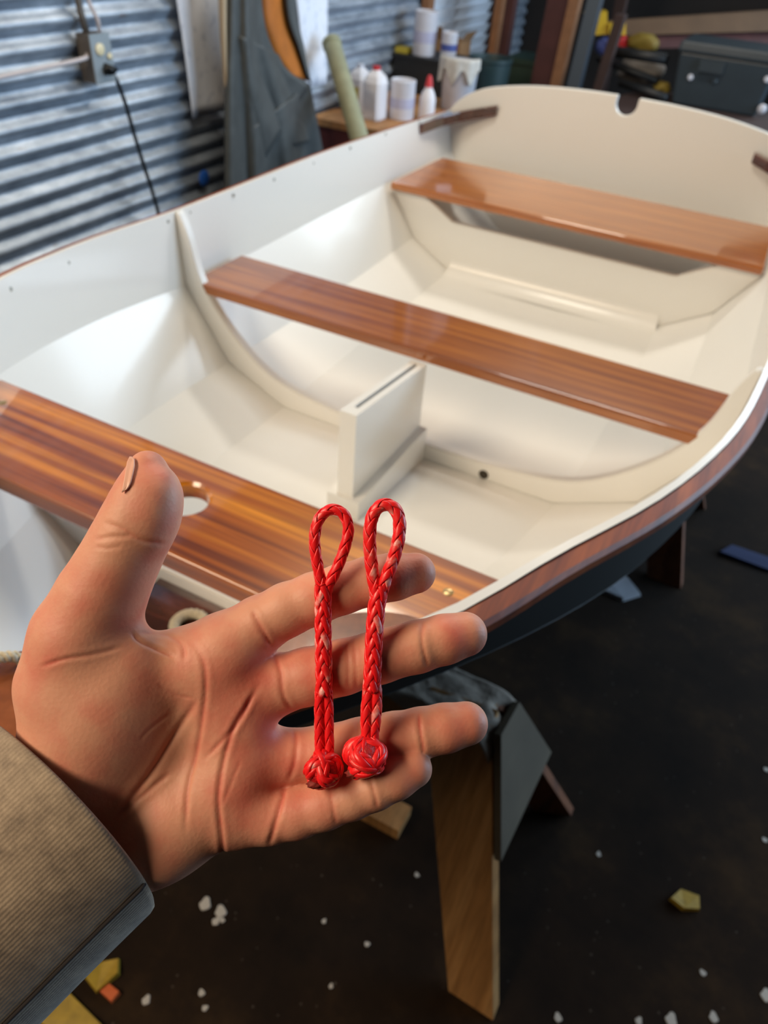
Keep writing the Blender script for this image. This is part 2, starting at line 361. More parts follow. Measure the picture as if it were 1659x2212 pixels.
for side in (-1, 1):
    for a, b, nm in zip(names[:-1], names[1:], ('sheer_plank', 'side_plank', 'bilge_plank', 'bottom_plank')):
        A, B = line3(a), line3(b)
        G = np.stack([A * (1 - t) + B * t for t in np.linspace(0, 1, NJ)], 1)          # inner surface
        du = np.gradient(G, axis=0); dv = np.gradient(G, axis=1)
        nn = np.cross(du, dv); nn /= np.linalg.norm(nn, axis=2)[..., None] + 1e-12
        out = G + nn * TH * np.where(nn[..., :1] * 1 - nn[..., 2:] * 1 > 0, 1, -1)
        V = np.vstack([G.reshape(-1, 3), out.reshape(-1, 3)]); off = NS * NJ; F = []; fm = []
        for i in range(NS - 1):
            for j in range(NJ - 1):
                q = (i * NJ + j, i * NJ + j + 1, (i + 1) * NJ + j + 1, (i + 1) * NJ + j)
                F.append(q[::-1]); fm.append(0); F.append(tuple(x + off for x in q)); fm.append(1)
            q = (i * NJ, (i + 1) * NJ, (i + 1) * NJ + off, i * NJ + off); F.append(q); fm.append(0 if a == 'sheer' else 1)
            q = (i * NJ + NJ - 1, i * NJ + NJ - 1 + off, (i + 1) * NJ + NJ - 1 + off, (i + 1) * NJ + NJ - 1); F.append(q); fm.append(1)
        for i in (0, NS - 1):
            for j in range(NJ - 1): F.append((i * NJ + j, i * NJ + j + 1, i * NJ + j + 1 + off, i * NJ + j + off)); fm.append(1)
        V = V.copy(); V[:, 0] = XK + side * V[:, 0]
        o = mk(nm, V, F, None, boat, smooth=True, mats=[M['white'], M['green']], fmat=fm)
        bm = bmesh.new(); bm.from_mesh(o.data); bmesh.ops.recalc_face_normals(bm, faces=bm.faces); bm.to_mesh(o.data); bm.free()
        o.data.set_sharp_from_angle(angle=0.5)
    # varnished rub rail outside the sheer
    A = line3('sheer', 90); T = np.gradient(A, axis=0); T /= np.linalg.norm(T, axis=1)[:, None]
    nx = np.stack([T[:, 1], -T[:, 0], 0 * T[:, 0]], 1); nx /= np.linalg.norm(nx, axis=1)[:, None]
    prof = [(TH + .0005, -.003), (TH + .017, -.005), (TH + .021, -.010), (TH + .021, -.020), (TH + .016, -.026), (TH + .0005, -.028)]
    V = []; F = []; k = len(prof)
    for i in range(90):
        for a_, b_ in prof:
            p = A[i] + nx[i] * a_ + np.array([0, 0, b_]); V.append((XK + side * p[0], p[1], p[2]))
    for i in range(89):
        for j in range(k): F.append((i * k + j, i * k + (j + 1) % k, (i + 1) * k + (j + 1) % k, (i + 1) * k + j))
    F += [tuple(range(k)), tuple(89 * k + j for j in range(k))]
    r_ = mk('rub_rail', V, F, M['rail'], boat)
    bm = bmesh.new(); bm.from_mesh(r_.data); bmesh.ops.recalc_face_normals(bm, faces=bm.faces); bm.to_mesh(r_.data); bm.free()
# screw heads along the inside of the port sheer plank
def small_disc(name, c, nrm, r, mat, parent, h=0.0012, slot=True):
    o = lathe(name, [(r, -0.001), (r, h * .4), (r * .8, h), (0, h * 1.1)], c, mat, parent, n=14, axis=nrm)
    return o
for u, v in ((22, 625), (147, 568), (258, 520), (363, 478), (410, 459), (505, 422), (592, 388), (677, 353), (757, 320), (833, 290), (905, 262)):
    lo = .55
    best = None
    for y in np.linspace(.6, 2.66, 400):
        o, z = curve('sheer', y); o1, z1 = curve('c1', y)
        p = ony(u, v, y); t = ((p[2] - ZC) - z) / (z1 - z); xx = XK - (o + (o1 - o) * t)
        e = abs(p[0] - xx)
        if best is None or e < best[0]: best = (e, p)
    small_disc('screw_head', best[1], (1, 0, .05), 0.0042, M['steel_screw'], boat)

# frames: solid with outer edge on the planks, inner edge given
def frame_part(name, y, t, inner, zclip=None, mat=None):
    outer = section(y); n = 40
    # sample both edges by height/angle so the band triangulates well
    def resample(P, n):
        P = np.array(P); s = np.r_[0, np.cumsum(np.linalg.norm(np.diff(P, axis=0), axis=1))]; q = np.linspace(0, s[-1], n)
        return np.stack([np.interp(q, s, P[:, 0]), np.interp(q, s, P[:, 1])], 1)
    if zclip is not None:
        oo = [p for p in outer if p[1] < zclip]
        k = [i for i, p in enumerate(outer) if p[1] < zclip][0]
        p0, p1 = outer[k - 1], outer[k]; tt = (zclip - p0[1]) / (p1[1] - p0[1]); oo = [(p0[0] + (p1[0] - p0[0]) * tt, zclip)] + oo
        outer = oo
    O = resample(outer, n); I = resample(inner, n)
    V = []; F = []; 
    half = [(p[0], p[1]) for p in O], [(p[0], p[1]) for p in I]
    O2 = np.vstack([np.c_[-O[:, 0], O[:, 1]], np.c_[O[::-1, 0], O[::-1, 1]][1:]]); I2 = np.vstack([np.c_[-I[:, 0], I[:, 1]], np.c_[I[::-1, 0], I[::-1, 1]][1:]])
    k = len(O2)
    for yy in (y - t / 2, y + t / 2):
        for P in (O2, I2):
            for p in P: V.append((XK + p[0], yy, p[1] + ZC))
    for i in range(k - 1):
        F += [(i, i + 1, k + i + 1, k + i), (2 * k + i, 3 * k + i, 3 * k + i + 1, 2 * k + i + 1), (k + i, k + i + 1, 3 * k + i + 1, 3 * k + i), (i, 2 * k + i, 2 * k + i + 1, i + 1)]
    for i in (0, k - 1): F.append((i, k + i, 3 * k + i, 2 * k + i))
    o = mk(name, V, F, mat or M['white'], boat)
    bm = bmesh.new(); bm.from_mesh(o.data); bmesh.ops.recalc_face_normals(bm, faces=bm.faces)
    bmesh.ops.bevel(bm, geom=[e for e in bm.edges if len(e.link_faces) == 2 and e.calc_face_angle(0) > 0.9], offset=0.0025, segments=2, affect='EDGES'); bm.to_mesh(o.data); bm.free()
    o.data.polygons.foreach_set('use_smooth', [True] * len(o.data.polygons)); o.data.set_sharp_from_angle(angle=0.6)
    return o
def smooth2(P, n=60): return [tuple(p) for p in spline(np.array(P), n)]
mid_inner = smooth2([(.588, -.5555), (.570, -.597), (.541, -.70), (.466, -.80), (.355, -.880), (.20, -.908), (.10, -.912), (0, -.912)])
fm_ = frame_part('frame', 1.246, 0.022, mid_inner)
frame_part('aft_frame', 2.215, 0.02, [(.505, -.722), (.452, -.725), (.345, -.786), (.0, -.786)], zclip=-.722)
fore_in = smooth2([(.392, -.6235), (.345, -.69), (.25, -.742), (.12, -.757), (0, -.757)])
frame_part('fore_frame', .551, 0.022, fore_in, zclip=-.6235)
# added concave strip before the aft frame, shaped to catch a light streak
V = []; F = []; nf = 10
for s_ in (-1, 1):
    for i in range(nf):
        a = math.pi / 2 * i / (nf - 1)
        V.append((XK + s_ * (.345 - .012 * i / nf), 2.206 - .056 * (1 - math.sin(a)), Zr(-.892 - .054 * (1 - (1 - math.cos(a))))))
    V.append((XK + s_ * .335, 2.206, Zr(-.950)))
for i in range(nf - 1): F.append((i, nf + 1 + i, nf + 2 + i, i + 1))
F += [tuple(range(nf)) + (nf,), tuple(range(2 * nf, nf, -1)) + (2 * nf + 1,), (0, nf, 2 * nf + 1, nf + 1), (nf - 1, 2 * nf, 2 * nf + 1, nf)]
ff = mk('sheen_fillet', V, F, M['white'], boat, smooth=True)
bm = bmesh.new(); bm.from_mesh(ff.data); bmesh.ops.recalc_face_normals(bm, faces=bm.faces); bm.to_mesh(ff.data); bm.free(); ff.data.set_sharp_from_angle(angle=.6)
# limber hole in the middle frame
c = ony(1045, 1022, 1.2345)
lathe('limber_hole', [(.011, -.0004), (.011, .0004), (0, .0005)], (c[0], 1.2349, c[2] - .004), M['hole'], boat, n=16, axis=(0, -1, 0)).scale = (1, 1, 1)

# transom with curved top and sculling notch
def transom():
    half = [(.0, -.454), (.15, -.457), (.31, -.468), (.445, -.490), (.515, -.513), (.562, -.543), (.597, -.583)]
    top = np.array(smooth2(half, 40)); r = 0.034
    prof = [(-x, z) for x, z in top[::-1] if x > r] + [(-r, -.4545)]
    prof += [(-r, -.473)] + [(-r * math.cos(a), -.473 - r * math.sin(a)) for a in np.linspace(.15, math.pi - .15, 14)] + [(r, -.473)]
    prof += [(r, -.4545)] + [(x, z) for x, z in top if x > r]
    low = [(.577, -.650), (.563, -.703), (.448, -.838), (.328, -.922), (0, -.926), (-.328, -.922), (-.448, -.838), (-.563, -.703), (-.577, -.650)]
    prof += low
    yz = lambda z: 2.69 + (z + .57) * 0.16
    a = [(XK + x, yz(z) - .012, Zr(z)) for x, z in prof]; b = [(XK + x, yz(z) + .012, Zr(z)) for x, z in prof]
    bm = prism_bm(a, b)
    return from_bm('transom', bm, M['white'], boat, bevel=0.0035)
transom()
for s in (-1, 1):   # dark quarter knees in the transom corners
    pl = [(.594, 2.43), (.594, 2.665), (.420, 2.678), (.415, 2.664), (.46, 2.652), (.53, 2.620), (.563, 2.56), (.580, 2.43)]
    zz = lambda o: -.595 + max(0, (.585 - o)) * .27
    bot = [(XK + s * o, y, Zr(zz(o) - .018)) for o, y in pl]; top = [(XK + s * o, y, Zr(zz(o) + .014)) for o, y in pl]
    from_bm('quarter_knee', prism_bm(bot, top), M['knee'], boat, bevel=0.003)

# thwarts
def slab(name, poly, z0, z1, mat, parent, bevel):
    return from_bm(name, prism_bm([(x, y, z0) for x, y in poly], [(x, y, z1) for x, y in poly]), mat, parent, bevel=bevel, seg=3)
def sym(half): return [(XK + x, y) for x, y in half] + [(XK - x, y) for x, y in half[::-1]]
thw_mid = slab('thwart', sym([(.545, 1.236), (.547, 1.2625), (.574, 1.2625), (.574, 1.425)]), Zr(-.723), Zr(-.70), M['wood_mid'], boat, .005)
thw_mid['label'] = 'varnished middle thwart'
o = slab('thwart', sym([(.556, 2.175), (.548, 2.545)]), Zr(-.721), Zr(-.699), M['wood_aft'], boat, .006); o['label'] = 'wide varnished stern seat'
# near thwart with the mast hole
def near_thwart():
    z0, z1 = Zr(-.622), Zr(-.595)
    pts = sym([(.353, .446), (.410, .608)])
    bm = bmesh.new(); n = 40; rh = 0.0300; hx, hy = XK - .001, .534
    ring = [(hx + rh * math.cos(2 * math.pi * i / n), hy + rh * math.sin(2 * math.pi * i / n)) for i in range(n)]
    # outer loop sampled at the same angles so each ring point has a partner
    def edge_hit(a):
        d = np.array([math.cos(a), math.sin(a)]); c = np.array([hx, hy]); best = 9
        for i in range(4):
            p = np.array(pts[i]); q = np.array(pts[(i + 1) % 4]); e = q - p; det = d[0] * -e[1] + d[1] * e[0]
            if abs(det) < 1e-9: continue
            t = ((p[0] - c[0]) * -e[1] + (p[1] - c[1]) * e[0]) / det; s_ = (d[0] * (p[1] - c[1]) - d[1] * (p[0] - c[0])) / det
            if t > 0 and -1e-6 <= s_ <= 1 + 1e-6: best = min(best, t)
        return c + d * best
    angs = sorted(list(np.linspace(0, 2 * math.pi, n, endpoint=False)) + [math.atan2(p[1] - hy, p[0] - hx) % (2 * math.pi) for p in pts])
    O = [edge_hit(a) for a in angs]; I = [(hx + rh * math.cos(a), hy + rh * math.sin(a)) for a in angs]; k = len(angs)
    rb = 0.004
    I2 = [(hx + (rh + rb) * math.cos(a), hy + (rh + rb) * math.sin(a)) for a in angs]
    def vs(P, z): return [bm.verts.new((float(p[0]), float(p[1]), z)) for p in P]
    ot, ob = vs(O, z1), vs(O, z0); i2t, it, ib, i2b = vs(I2, z1), vs(I, z1 - rb), vs(I, z0 + rb), vs(I2, z0)
    for i in range(k):
        j = (i + 1) % k
        for a_, b_ in ((ot, i2t), (i2t, it), (it, ib), (ib, i2b), (i2b, ob), (ob, ot)): bm.faces.new((a_[i], a_[j], b_[j], b_[i]))
    bmesh.ops.recalc_face_normals(bm, faces=bm.faces)
    o = from_bm('mast_thwart', bm, M['wood_near'], boat)
    o.data.set_sharp_from_angle(angle=0.5); o['label'] = 'striped varnished mast thwart with a round hole'
    return o
nt = near_thwart()
b = nt.modifiers.new('bevel', 'BEVEL'); b.width = .004; b.segments = 3; b.limit_method = 'ANGLE'; b.angle_limit = 1.2
for u, v in ((968, 1279), (5, 870)):
    c = onz(u, v, Zr(-.595)); s = small_disc('screw', c, (0, 0, 1), .0062, M['brass'], nt, h=.0008)
    a = .6; d = np.array([math.cos(a), math.sin(a), 0]); e = np.array([-d[1], d[0], 0]); P = [c + d * .0052 * i + e * .0007 * j + np.array([0, 0, .0012]) for i, j in ((-1, -1), (1, -1), (1, 1), (-1, 1))]
    mk('screw_slot', P, [(0, 1, 2, 3)], M['hole'], nt)
# centreboard trunk: two sides, ends, top cap with open slot, foot
def trunk():
    y0, y1, zb = .945, 1.234, Zr(-.905); hw = .0165; sl = .0037
    za, zc_ = Zr(-.690), Zr(-.7245)
    zt = lambda y: za + (zc_ - za) * (y - y0) / (y1 - y0)
    bm = bmesh.new()
    def blk(xa, xb, ya, yb_, dz=0.0):
        q = [(ya, zb), (yb_, zb), (yb_, zt(yb_) - dz), (ya, zt(ya) - dz)]; A = [bm.verts.new((xa, y, z)) for y, z in q]; B = [bm.verts.new((xb, y, z)) for y, z in q]
        bm.faces.new(A); bm.faces.new(B[::-1])
        for i in range(4): j = (i + 1) % 4; bm.faces.new((A[i], B[i], B[j], A[j]))
    blk(XK - hw, XK - sl, y0, y1); blk(XK + sl, XK + hw, y0, y1); blk(XK - sl, XK + sl, y0, y0 + .028); blk(XK - sl, XK + sl, y1 - .012, y1)
    bm.normal_update(); tr = from_bm('centreboard_trunk', bm, M['white'], boat)
    bm = bmesh.new(); blk(XK - sl + .0004, XK + sl - .0004, y0 + .029, y1 - .013, .007); from_bm('centreboard', bm, M['slot'], tr)
    box('trunk_foot', (XK - .034, y0 - .008, zb - .055), (XK + .034, y1, zb + .034), M['white'], tr, bevel=.004)
trunk()
# mast step block under the mast hole
box('mast_step', (XK - .075, .425, Zr(-.86)), (XK + .046, .539, Zr(-.779)), M['knee'], boat, bevel=.004)
box('mast_step', (XK - .055, .385, Zr(-.86)), (XK + .036, .424, Zr(-.797)), M['breast'], boat, bevel=.003)
# breasthook with rounded arms at the bow, and its rope becket
def breasthook():
    n = 34
    def rs(P):
        P = np.array(P); q = np.r_[0, np.cumsum(np.linalg.norm(np.diff(P, axis=0), axis=1))]; t = np.linspace(0, q[-1], n)
        return np.stack([np.interp(t, q, P[:, 0]), np.interp(t, q, P[:, 1])], 1)
    O = rs([(float(curve('sheer', y)[0]) - .001, y) for y in np.linspace(-.02, .410, 30)])
    I = rs(smooth2([(.0, .13), (.06, .150), (.112, .191), (.160, .236), (.208, .280), (.268, .334), (.312, .376), (.338, .398), (.360, .408), (.375, .4105)], 40))
    zf = lambda y: float(curve('sheer', max(y, -.06))[1])
    V = []; F = []
    for sd in (-1, 1):
        for P, dz in ((O, -.006), (I, -.006), (O, -.030), (I, -.030)):
            for o_, y_ in P: V.append((XK + sd * o_, y_, Zr(zf(y_) + dz)))
    for sd in (0, 1):
        b0 = sd * 4 * n
        for i in range(n - 1):
            o0, i0, o1, i1 = b0 + i, b0 + n + i, b0 + 2 * n + i, b0 + 3 * n + i
            F += [(o0, o0 + 1, i0 + 1, i0), (o1, i1, i1 + 1, o1 + 1), (i0, i0 + 1, i1 + 1, i1), (o0, o1, o1 + 1, o0 + 1)]
    bm = bmesh.new(); vs = [bm.verts.new(v) for v in V]
    for f in F: bm.faces.new([vs[i] for i in f])
    bm.faces.new([vs[0], vs[n], vs[5 * n], vs[4 * n]]); bm.faces.new([vs[2 * n], vs[6 * n], vs[7 * n], vs[3 * n]]); bm.faces.new([vs[0], vs[4 * n], vs[6 * n], vs[2 * n]])
    bmesh.ops.remove_doubles(bm, verts=bm.verts, dist=1e-5)
    return from_bm('breasthook', bm, M['breast'], boat)
bh = breasthook()
def twisted(name, P, R, strands, pitch, mat, parent, n=7):
    P = np.asarray(P); T, A, B = frames(P); s = np.r_[0, np.cumsum(np.linalg.norm(np.diff(P, axis=0), axis=1))]
    V = []; F = []; off = 0
    for k in range(strands):
        th = 2 * math.pi * (s / pitch + k / strands); Q = P + R * .5 * (np.cos(th)[:, None] * A + np.sin(th)[:, None] * B)
        v, f = tube_geo(Q, R * .55, n); V.append(v); F += [tuple(i + off for i in q) for q in f]; off += len(v)
    return mk(name, np.vstack(V), F, mat, parent, smooth=True)
gc_ = onz(411, 1351, Zr(-.772))
rp = [np.array([gc_[0] + .021 * math.cos(a), gc_[1] + .021 * math.sin(a), Zr(-.772)]) for a in np.linspace(0, 2 * math.pi, 61)]
ring = twisted('rope_grommet', rp, .0075, 3, .0188, M['rope_cream'], None)
tag(ring, 'cream rope ring lying on the mast step below the striped thwart', 'rope ring')
zb = Zr(-.460)
q0 = onz(38, 1420, zb + .006); q1 = onz(-60, 1430, zb + .010); q2 = onz(-160, 1430, zb + .004)
twisted('rope_becket', spline([q0 - np.array([0, 0, .03]), q0, q1, q2, q2 - np.array([0, 0, .03])], 60), .0045, 3, .013, M['rope_cream'], boat)

# ================================================================== SAWHORSE AND SUPPORTS
def slab4(name, A, B, t, mat, parent, bevel=.0015):
    """board with face corners A (4 points, in order) extruded by vector t"""
    A = [np.array(a, float) for a in A]; return from_bm(name, prism_bm(A, [a + np.array(t) for a in A]), mat, parent, bevel=bevel)
sh = thing('sawhorse', 'pine sawhorse with splayed legs under the bow of the dinghy', 'sawhorse', (-.25, .73, 0))
ztop = Zr(-1.005)
box('beam', (-1.05, .692, ztop - .085), (-.115, .768, ztop), M['pine'], sh, bevel=.003)
# near right leg: wide pine board leaning outward
lt = np.array([0, .026, .010])
P0 = onz(968, 2141, 0); P1 = onz(1065, 2206, 0); P2 = np.array([-.108, .712, ztop]); P3 = np.array([-.222, .700, ztop])
slab4('leg', [P0, P1, P2, P3], None, lt, M['pine'], sh)
f1 = onz(1240, 1746, 0); f0 = onz(1160, 1735, 0)
slab4('leg', [f0, f1, (-.105, .775, ztop - .01), (-.215, .775, ztop - .01)], None, (0, -.026, .008), M['pine_red'], sh)
# end plate between the two right legs
g0 = np.array([-.104, .700, ztop - .002]); g1 = np.array([-.100, .775, ztop - .002])
g2 = P1 * .42 + P2 * .58; g3 = f1 * .44 + np.array([-.105, .775, ztop]) * .56
e_ = np.array([.004, 0, .002])
slab4('end_plate', [g0 + e_, g1 + e_, g3 + e_ + np.array([0, .01, 0]), g2 + e_ + np.array([0, -.004, 0])], None, (.012, 0, .004), M['ply_grey'], sh)
for s_, yb in ((-1, .505), (1, .96)):
    slab4('leg', [(-1.16, yb, 0), (-1.07, yb, 0), (-.94, .73 + s_ * .035, ztop - .01), (-1.05, .73 + s_ * .035, ztop - .01)], None, (0, -.026 * s_, .006), M['pine'], sh)
# crumpled padding cloth on the beam end
M['cloth_grey'] = plain('grey_padding_cloth', S(146, 136, 124), 0.9, noise=0.15, nscale=30, bump=0.2, bscale=120)
def cloth():
    nx_, ny_ = 46, 34; V = []; F = []
    for j in range(ny_):
        for i in range(nx_):
            a = i / (nx_ - 1); b_ = j / (ny_ - 1)
            x = -.40 + a * .315; yv = .678 + b_ * .105
            nv = Vector((a * 5.0, b_ * 2.2, 3.1)); h = .006 + .010 * abs(mnoise.noise(nv)) * (.4 + .6 * a) + .003 * mnoise.noise(nv * 3.0)
            z = ztop + h
            edge = max(0, a - .86) / .14; z -= edge ** 1.5 * .028 * (1 + .5 * math.sin(11 * b_)); x -= edge ** 2 * .006
            fr = max(0, .14 - b_) / .14; z -= fr ** 1.4 * .020 * (1 + .6 * math.sin(13 * a))
            V.append((x, yv, z))
    for j in range(ny_ - 1):
        for i in range(nx_ - 1):
            q = j * nx_ + i; F.append((q, q + 1, q + nx_ + 1, q + nx_))
    o = mk('padding_cloth', V, F, M['cloth_grey'], smooth=True)
    sm = o.modifiers.new('thickness', 'SOLIDIFY'); sm.thickness = .004; sm.offset = -1
    return tag(o, 'crumpled grey padding cloth on the end of the sawhorse beam', 'cloth')
cloth()
# packing block between the cloth and the hull
hk = float(curve('keel', .73)[1]) - TH
pb = box('packing_block', (XK - .09, .70, ztop + .021), (XK + .09, .76, Zr(hk) - .001), M['pine'], bevel=.002)
tag(pb, 'pine packing block between sawhorse beam and keel of the dinghy', 'block')
c_ = onz(822, 1782, 0)
blk = box('wood_offcut', (c_[0] - .06, c_[1] - .01, 0), (c_[0] + .045, c_[1] + .05, .035), M['pine'], bevel=.002)
tag(blk, 'small pine offcut on the dark floor left of the sawhorse leg', 'offcut')
# second support further aft (only its near leg shows below the rail)
s2 = thing('sawhorse', 'second sawhorse in the shadow under the stern half of the dinghy', 'sawhorse', (-.3, 2.0, 0))
zt2 = Zr(-1.035)
box('beam', (-1.0, 1.96, zt2 - .085), (0.0, 2.03, zt2), M['pine_red'], s2, bevel=.003)
for x0, x1 in ((-1.1, -.95), (.10, -.06)):
    for s_ in (-1, 1):
        slab4('leg', [(x0 - .05, 1.995 + s_ * .22, 0), (x0 + .05, 1.995 + s_ * .22, 0), (x1 + .05, 1.995 + s_ * .04, zt2 - .01), (x1 - .05, 1.995 + s_ * .04, zt2 - .01)], None, (0, -.026 * s_, .006), M['pine_red'], s2)
hk = float(curve('keel', 1.995)[1]) - TH
tag(box('packing_block', (XK - .09, 1.97, zt2 + .001), (XK + .09, 2.02, Zr(hk) - .001), M['pine'], bevel=.002), 'pine packing block on the sawhorse under the stern half', 'block')

# ================================================================== ON THE LEFT WALL
XW = XL + .014
M['box_metal'] = plain('outlet_box_metal', S(112, 106, 100), 0.5, metal=0.4, noise=0.2, nscale=60)
M['cover_grey'] = plain('outlet_cover', S(150, 160, 166), 0.45, metal=0.3)
M['ivory'] = plain('ivory_outlet', S(226, 214, 176), 0.4)
M['cord_white'] = plain('pale_cord', S(196, 188, 190), 0.5)
M['cord_black'] = plain('black_cord', S(20, 24, 28), 0.4)
oc = onx(186, 122, XW)
ob_ = thing('outlet_box', 'grey metal electrical outlet box screwed to the corrugated wall', 'outlet', (XW, oc[1], oc[2] - .06))
box('box_body', (XW, oc[1] - .028, oc[2] - .066), (XW + .055, oc[1] + .052, oc[2] + .066), M['box_metal'], ob_, bevel=.004)
cv = box('cover_plate', (XW + .055, oc[1] - .030, oc[2] - .068), (XW + .059, oc[1] + .054, oc[2] + .068), M['cover_grey'], ob_, bevel=.0015)
for dz, dy in ((.026, .004), (.004, .040)):
    lathe('socket', [(.017 if dy < .02 else .009, 0), (.017 if dy < .02 else .009, .004), (.012 if dy < .02 else .006, .006), (0, .006)], (XW + .059, oc[1] + dy, oc[2] + dz), M['ivory'], ob_, n=18, axis=(1, 0, 0))
tube('conduit', [(XW + .02, oc[1] + .0, oc[2] + .062), (XW + .012, oc[1] - .004, oc[2] + .12), (XW + .012, oc[1] - .02, oc[2] + .7), (XW + .012, oc[1] - .02, HC - .01)], .011, M['box_metal'], ob_, n=10)
tag(tube('power_cord', spline([(XW + .045, oc[1] + .030, oc[2] + .055), (XW + .05, oc[1] + .022, oc[2] + .12), (XW + .03, oc[1] + .0, oc[2] + .35), (XW + .02, oc[1] - .01, HC - .02)], 40), .006, M['cord_white']), 'pale cord rising above the outlet box on the corrugated wall', 'cord')
ca = onx(0, 167, XW + .03)
tag(tube('power_cord', spline([(XW + .03, oc[1] - .025, oc[2] + .012), (XW + .045, oc[1] - .07, oc[2] + .004), ca, ca + (ca - np.array([XW + .045, oc[1] - .07, oc[2] + .004])) * 1.6], 40), .0065, M['cord_white']), 'pale cord running left from the outlet box', 'cord')
pts = [(XW + .060, oc[1] + .018, oc[2] - .030), (XW + .085, oc[1] + .022, oc[2] - .030)] + [onx(u, v, XW + .05) for u, v in ((222, 138), (245, 160), (268, 215), (290, 290), (310, 355), (328, 410), (342, 460), (352, 520))]
pts.append((XW + .05, pts[-1][1] + .05, .35)); pts.append((XW + .06, pts[-1][1] + .03, .02))
pc = thing('power_cord', 'black power cord hanging from the outlet box down the wall', 'cord', (XW + .06, pts[-1][1], 0))
tube('cable', spline(pts, 90), .0065, M['cord_black'], pc)
tube('plug', [pts[0], np.array(pts[0]) + (.012, .002, 0), np.array(pts[1]) + (.004, .004, -.002), pts[2]], np.array([.016, .016, .013, .007]), M['cord_black'], pc, n=12)
# pinned paper drawings
def paper_mat():
    mt, N, L, p = newmat('drawing_paper')
    tc = N.new('ShaderNodeTexCoord'); mp = N.new('ShaderNodeMapping'); mp.inputs['Scale'].default_value = (30, 30, 22); L.new(tc.outputs['Object'], mp.inputs['Vector'])
    n = N.new('ShaderNodeTexNoise'); n.inputs['Scale'].default_value = 1.0; n.inputs['Detail'].default_value = 3; L.new(mp.outputs['Vector'], n.inputs['Vector'])
    r = N.new('ShaderNodeValToRGB'); r.color_ramp.elements[0].position = .58; r.color_ramp.elements[1].position = .64
    r.color_ramp.elements[0].color = S(232, 236, 246); r.color_ramp.elements[1].color = S(208, 214, 228)
    L.new(n.outputs['Fac'], r.inputs['Fac']); L.new(r.outputs['Color'], p.inputs['Base Color']); p.inputs['Roughness'].default_value = .75; return mt
M['paper'] = paper_mat()
def paper(q, label, x):
    C4 = [onx(u, v, x) for u, v in q]; n = 12; V = []; F = []
    for j in range(n + 1):
        for i in range(n + 1):
            a, b_ = i / n, j / n
            p = (1 - b_) * ((1 - a) * C4[0] + a * C4[1]) + b_ * ((1 - a) * C4[3] + a * C4[2])
            V.append(p + np.array([.006 * math.sin(5 * a + 3 * b_) + .012 * b_ * a, 0, 0]))
    for j in range(n):
        for i in range(n): k = j * (n + 1) + i; F.append((k, k + 1, k + n + 2, k + n + 1))
    o = mk('paper_drawing', V, F, M['paper'], smooth=True); sm = o.modifiers.new('thickness', 'SOLIDIFY'); sm.thickness = .0006
    return tag(o, label, 'paper')
paper([(366, -90), (486, -100), (500, 232), (416, 256)], 'white paper drawing pinned to the corrugated wall left of the overalls', XW + .02)
paper([(628, -90), (712, -100), (698, 180), (660, 192)], 'white paper drawing on the wall right of the overalls', XW + .05)
pb2 = onx(440, 384, XW + .01)
tag(lathe('tape_dot', [(.030, 0), (.030, .004), (.024, .008), (0, .008)], pb2, plain('blue_tape', S(40, 96, 190), .5), n=20, axis=(1, 0, 0)), 'blue dot of tape on the corrugated wall above the gunwale', 'tape')

# rubber overalls with orange lining hanging off the wall
M['rubber'] = plain('dark_rubber', S(78, 82, 82), 0.55, noise=0.3, nscale=14, bump=0.15, bscale=30)
M['lining'] = plain('orange_lining', S(196, 112, 28), 0.6, noise=0.35, nscale=12)
M['beige'] = plain('beige_strap', S(176, 156, 128), 0.8)
XO = XL + .16
def drape(name, outline_l, outline_r, x0, mat, parent, fold=.025, nf=5.0, seed=0.0, n=30, mrows=40, thick=.004):
    """hanging cloth between two px polylines (top to bottom), folded in depth"""
    L_ = spline(np.array(outline_l, float), mrows); R_ = spline(np.array(outline_r, float), mrows); V = []; F = []
    for j in range(mrows):
        for i in range(n):
            a = i / (n - 1); u, v = L_[j] * (1 - a) + R_[j] * a
            b_ = j / (mrows - 1)
            d = fold * (math.sin(nf * a * 2 * math.pi + seed + .6 * b_) * (.35 + .65 * b_)) + .05 * math.sin(math.pi * a) * (1 - .4 * b_)
            V.append(onx(u, v, x0 + d))
    for j in range(mrows - 1):
        for i in range(n - 1): k = j * n + i; F.append((k, k + 1, k + n + 1, k + n))
    o = mk(name, V, F, mat, parent, smooth=True); sm = o.modifiers.new('thickness', 'SOLIDIFY'); sm.thickness = thick
    return o
ov = thing('overalls', 'dark rubber bib overalls with orange lining hanging by the wall', 'overalls', (XO, onx(590, 380, XO)[1], 0.45))
drape('bib_front', [(488, -120), (490, 60), (487, 200), (486, 330), (487, 480)], [(560, -120), (566, 20), (586, 100), (622, 152), (668, 182)], XO, M['rubber'], ov, fold=.018, nf=2.0)
drape('leg_panel', [(487, 320), (486, 420), (488, 560)], [(668, 180), (690, 290), (715, 420)], XO - .012, M['rubber'], ov, fold=.03, nf=3.0, seed=1.0)
drape('side_panel', [(486, 60), (487, 200), (486, 345)], [(600, 118), (640, 200), (692, 300)], XO - .006, M['rubber'], ov, fold=.02, nf=2.5, seed=2.0)
drape('back_lining', [(548, -120), (556, 30), (580, 110), (618, 160)], [(606, -120), (622, 40), (648, 110), (669, 176)], XO - .055, M['lining'], ov, fold=.006, nf=1.0)
drape('back_edge', [(600, -120), (614, 30), (640, 100), (662, 160)], [(632, -120), (640, 30), (655, 100), (671, 182)], XO - .05, M['rubber'], ov, fold=.004, nf=1.0)
drape('shoulder_strap', [(474, -120), (474, 0), (478, 90), (486, 190)], [(492, -120), (492, 0), (492, 90), (494, 200)], XO - .02, M['beige'], ov, fold=.002, nf=1.0)

